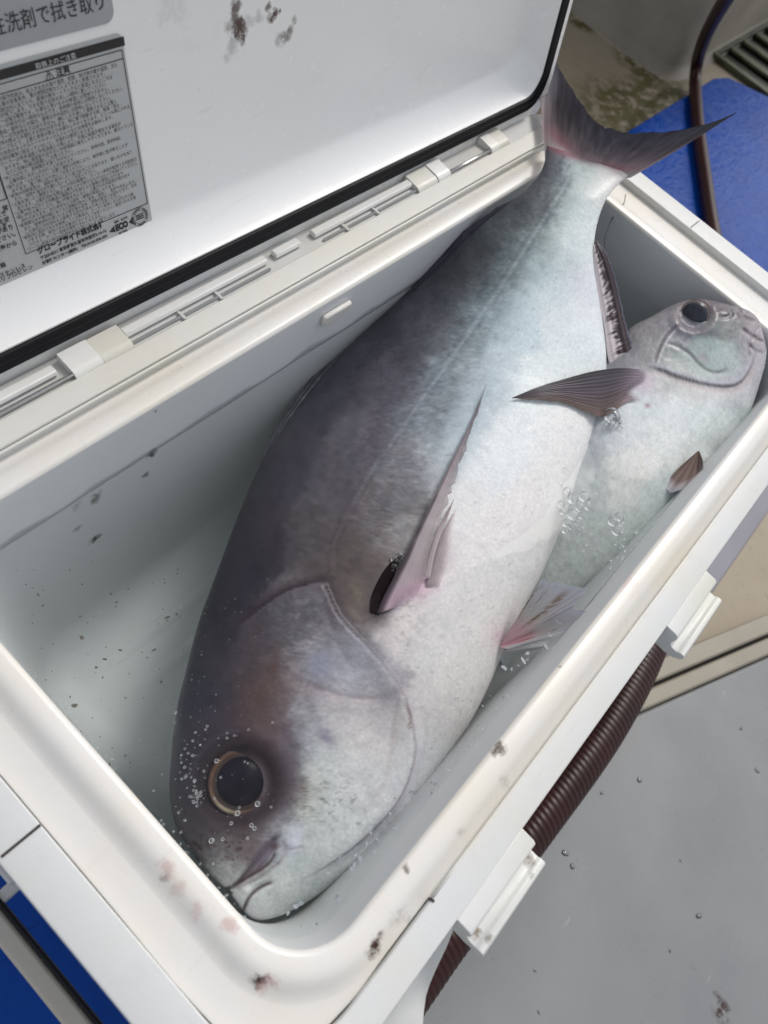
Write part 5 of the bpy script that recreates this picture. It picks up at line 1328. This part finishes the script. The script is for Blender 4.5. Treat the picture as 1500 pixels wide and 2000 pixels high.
for _ in range(34): bubble(rb.normal(386, 7), rb.normal(1549, 14), rb.uniform(.0004, .0010))
for _ in range(26): bubble(rb.normal(368, 10), rb.normal(1500, 40), rb.uniform(.0004, .0009))
for _ in range(40): bubble(rb.uniform(350, 560), rb.uniform(1130, 1400), rb.uniform(.0002, .0005))
for u, v, r in ((413, 1642, .0015), (503, 1570, .0016), (464, 1588, .0016), (423, 1486, .0013), (491, 1612, .0012), (497, 1618, .0012), (435, 1639, .0010), (484, 1637, .0009), (452, 1608, .0010), (405, 1418, .0008)): bubble(u, v, r)
for u, v, r in ((1118, 974, .0050), (1142, 970, .0052), (1132, 992, .0036), (1119, 1005, .0052), (1136, 1008, .0028), (1106, 1022, .0036), (1148, 990, .0030), (1152, 978, .0024), (1103, 1036, .0026), (1115, 1030, .0022), (1126, 1022, .0022), (1108, 958, .0030), (1098, 1000, .0028), (1095, 985, .0030),
                (1197, 1018, .0046), (1210, 1010, .0042), (1214, 1024, .0022), (1204, 1037, .0042), (1216, 1036, .0019), (1196, 1032, .0016), (1220, 1018, .0014),
                (770, 1092, .0026), (781, 1086, .0030), (783, 1094, .0019), (777, 1098, .0021), (770, 1107, .0023), (767, 1115, .0014),
                (1196, 812, .0075), (1205, 822, .0045), (1188, 826, .0028), (1213, 834, .0018), (1166, 962, .0014), (1140, 1075, .0010)): bubble(u, v, r)
for _ in range(46): bubble(rb.uniform(1095, 1160), rb.normal(1000, 26), rb.uniform(.0005, .0013))
# bubble strings along the front and near walls
for k in range(52):
    t = rb.random(); u = 700 + t * 420; v = 1782 - t * 575
    bubble(u - rb.uniform(10, 22), v - rb.uniform(2, 14), rb.uniform(.0003, .0011))
for k in range(26): bubble(1225 + rb.normal(0, 16), 1085 + rb.normal(0, 20), rb.uniform(.0006, .0016))
for k in range(70):
    t = rb.random(); bubble(40 + t * 460 + rb.uniform(2, 14), 1300 + t * 525 + rb.uniform(-8, 4), rb.uniform(.0002, .0008))
for _ in range(60): bubble(rb.uniform(520, 760), rb.uniform(1640, 1850), rb.uniform(.0002, .0007))
for _ in range(60): bubble(rb.uniform(100, 400), rb.uniform(1150, 1500), rb.uniform(.0002, .0006))
tag(bm_obj('bubbles', bm, M_BUB), 'clusters of small air bubbles floating on the water', None, None, 'stuff')
# dark specks and scale flakes in the water
bm = bmesh.new()
def flake(u, v, z, r, el):
    p = atz(u, v, z); n = 7; an = rb.uniform(0, 6.28)
    vs = [bm.verts.new((p[0] + r * (el * math.cos(a) * math.cos(an) - math.sin(a) * math.sin(an)) * rb.uniform(.6, 1.2), p[1] + r * (el * math.cos(a) * math.sin(an) + math.sin(a) * math.cos(an)) * rb.uniform(.6, 1.2), p[2] + rb.uniform(-.0004, .0004))) for a in np.linspace(0, 2 * math.pi, n, endpoint=False)]
    f = bm.faces.new(vs)
    g = bmesh.ops.extrude_face_region(bm, geom=[f]); 
    for q in g['geom']:
        if isinstance(q, bmesh.types.BMVert): q.co.z += .0004
for _ in range(110): flake(rb.uniform(30, 420), rb.uniform(1080, 1560), rb.uniform(-.12, WZ - .002), rb.uniform(.0002, .0005) * (1.7 if rb.random() < .1 else 1), rb.uniform(1, 2.2))
for u, v, r, e in ((160, 1245, .0022, 1.4), (145, 1378, .0026, 1.3), (345, 1200, .0012, 1.5), (235, 1270, .0011, 1.8), (188, 1304, .0013, 1.4), (315, 1332, .0014, 1.2), (245, 1476, .0012, 1.2), (326, 1206, .0014, 2.4), (300, 1270, .0011, 2.5), (205, 1288, .0010, 3)): flake(u, v, WZ - .006, r * .6, e)
tag(bm_obj('specks', bm, simple('dark_speck', (.10, .092, .08), .7)), 'dark specks drifting in the cooler water', None, None, 'stuff')
bm = bmesh.new()
for _ in range(60):
    t = rb.random(); u = 560 + t * 420 + rb.uniform(0, 60); v = 1800 - t * 500 + rb.uniform(-40, 30)
    flake(u, v, WZ - rb.uniform(.003, .02), rb.uniform(.0003, .0009), rb.uniform(1, 2))
for u, v, r in ((588, 1764, .0014), (578, 1772, .0012), (562, 1784, .0010), (688, 1698, .0014), (692, 1690, .0012), (703, 1678, .0016), (985, 1305, .0016), (1022, 1290, .0018), (1066, 1264, .0020), (1030, 1276, .0014)): flake(u, v, WZ - .006, r, 1.6)
tag(bm_obj('scales', bm, simple('pale_flake', (.30, .33, .36), .5)), 'pale loose scales and slime flecks floating near the jaw', None, None, 'stuff')
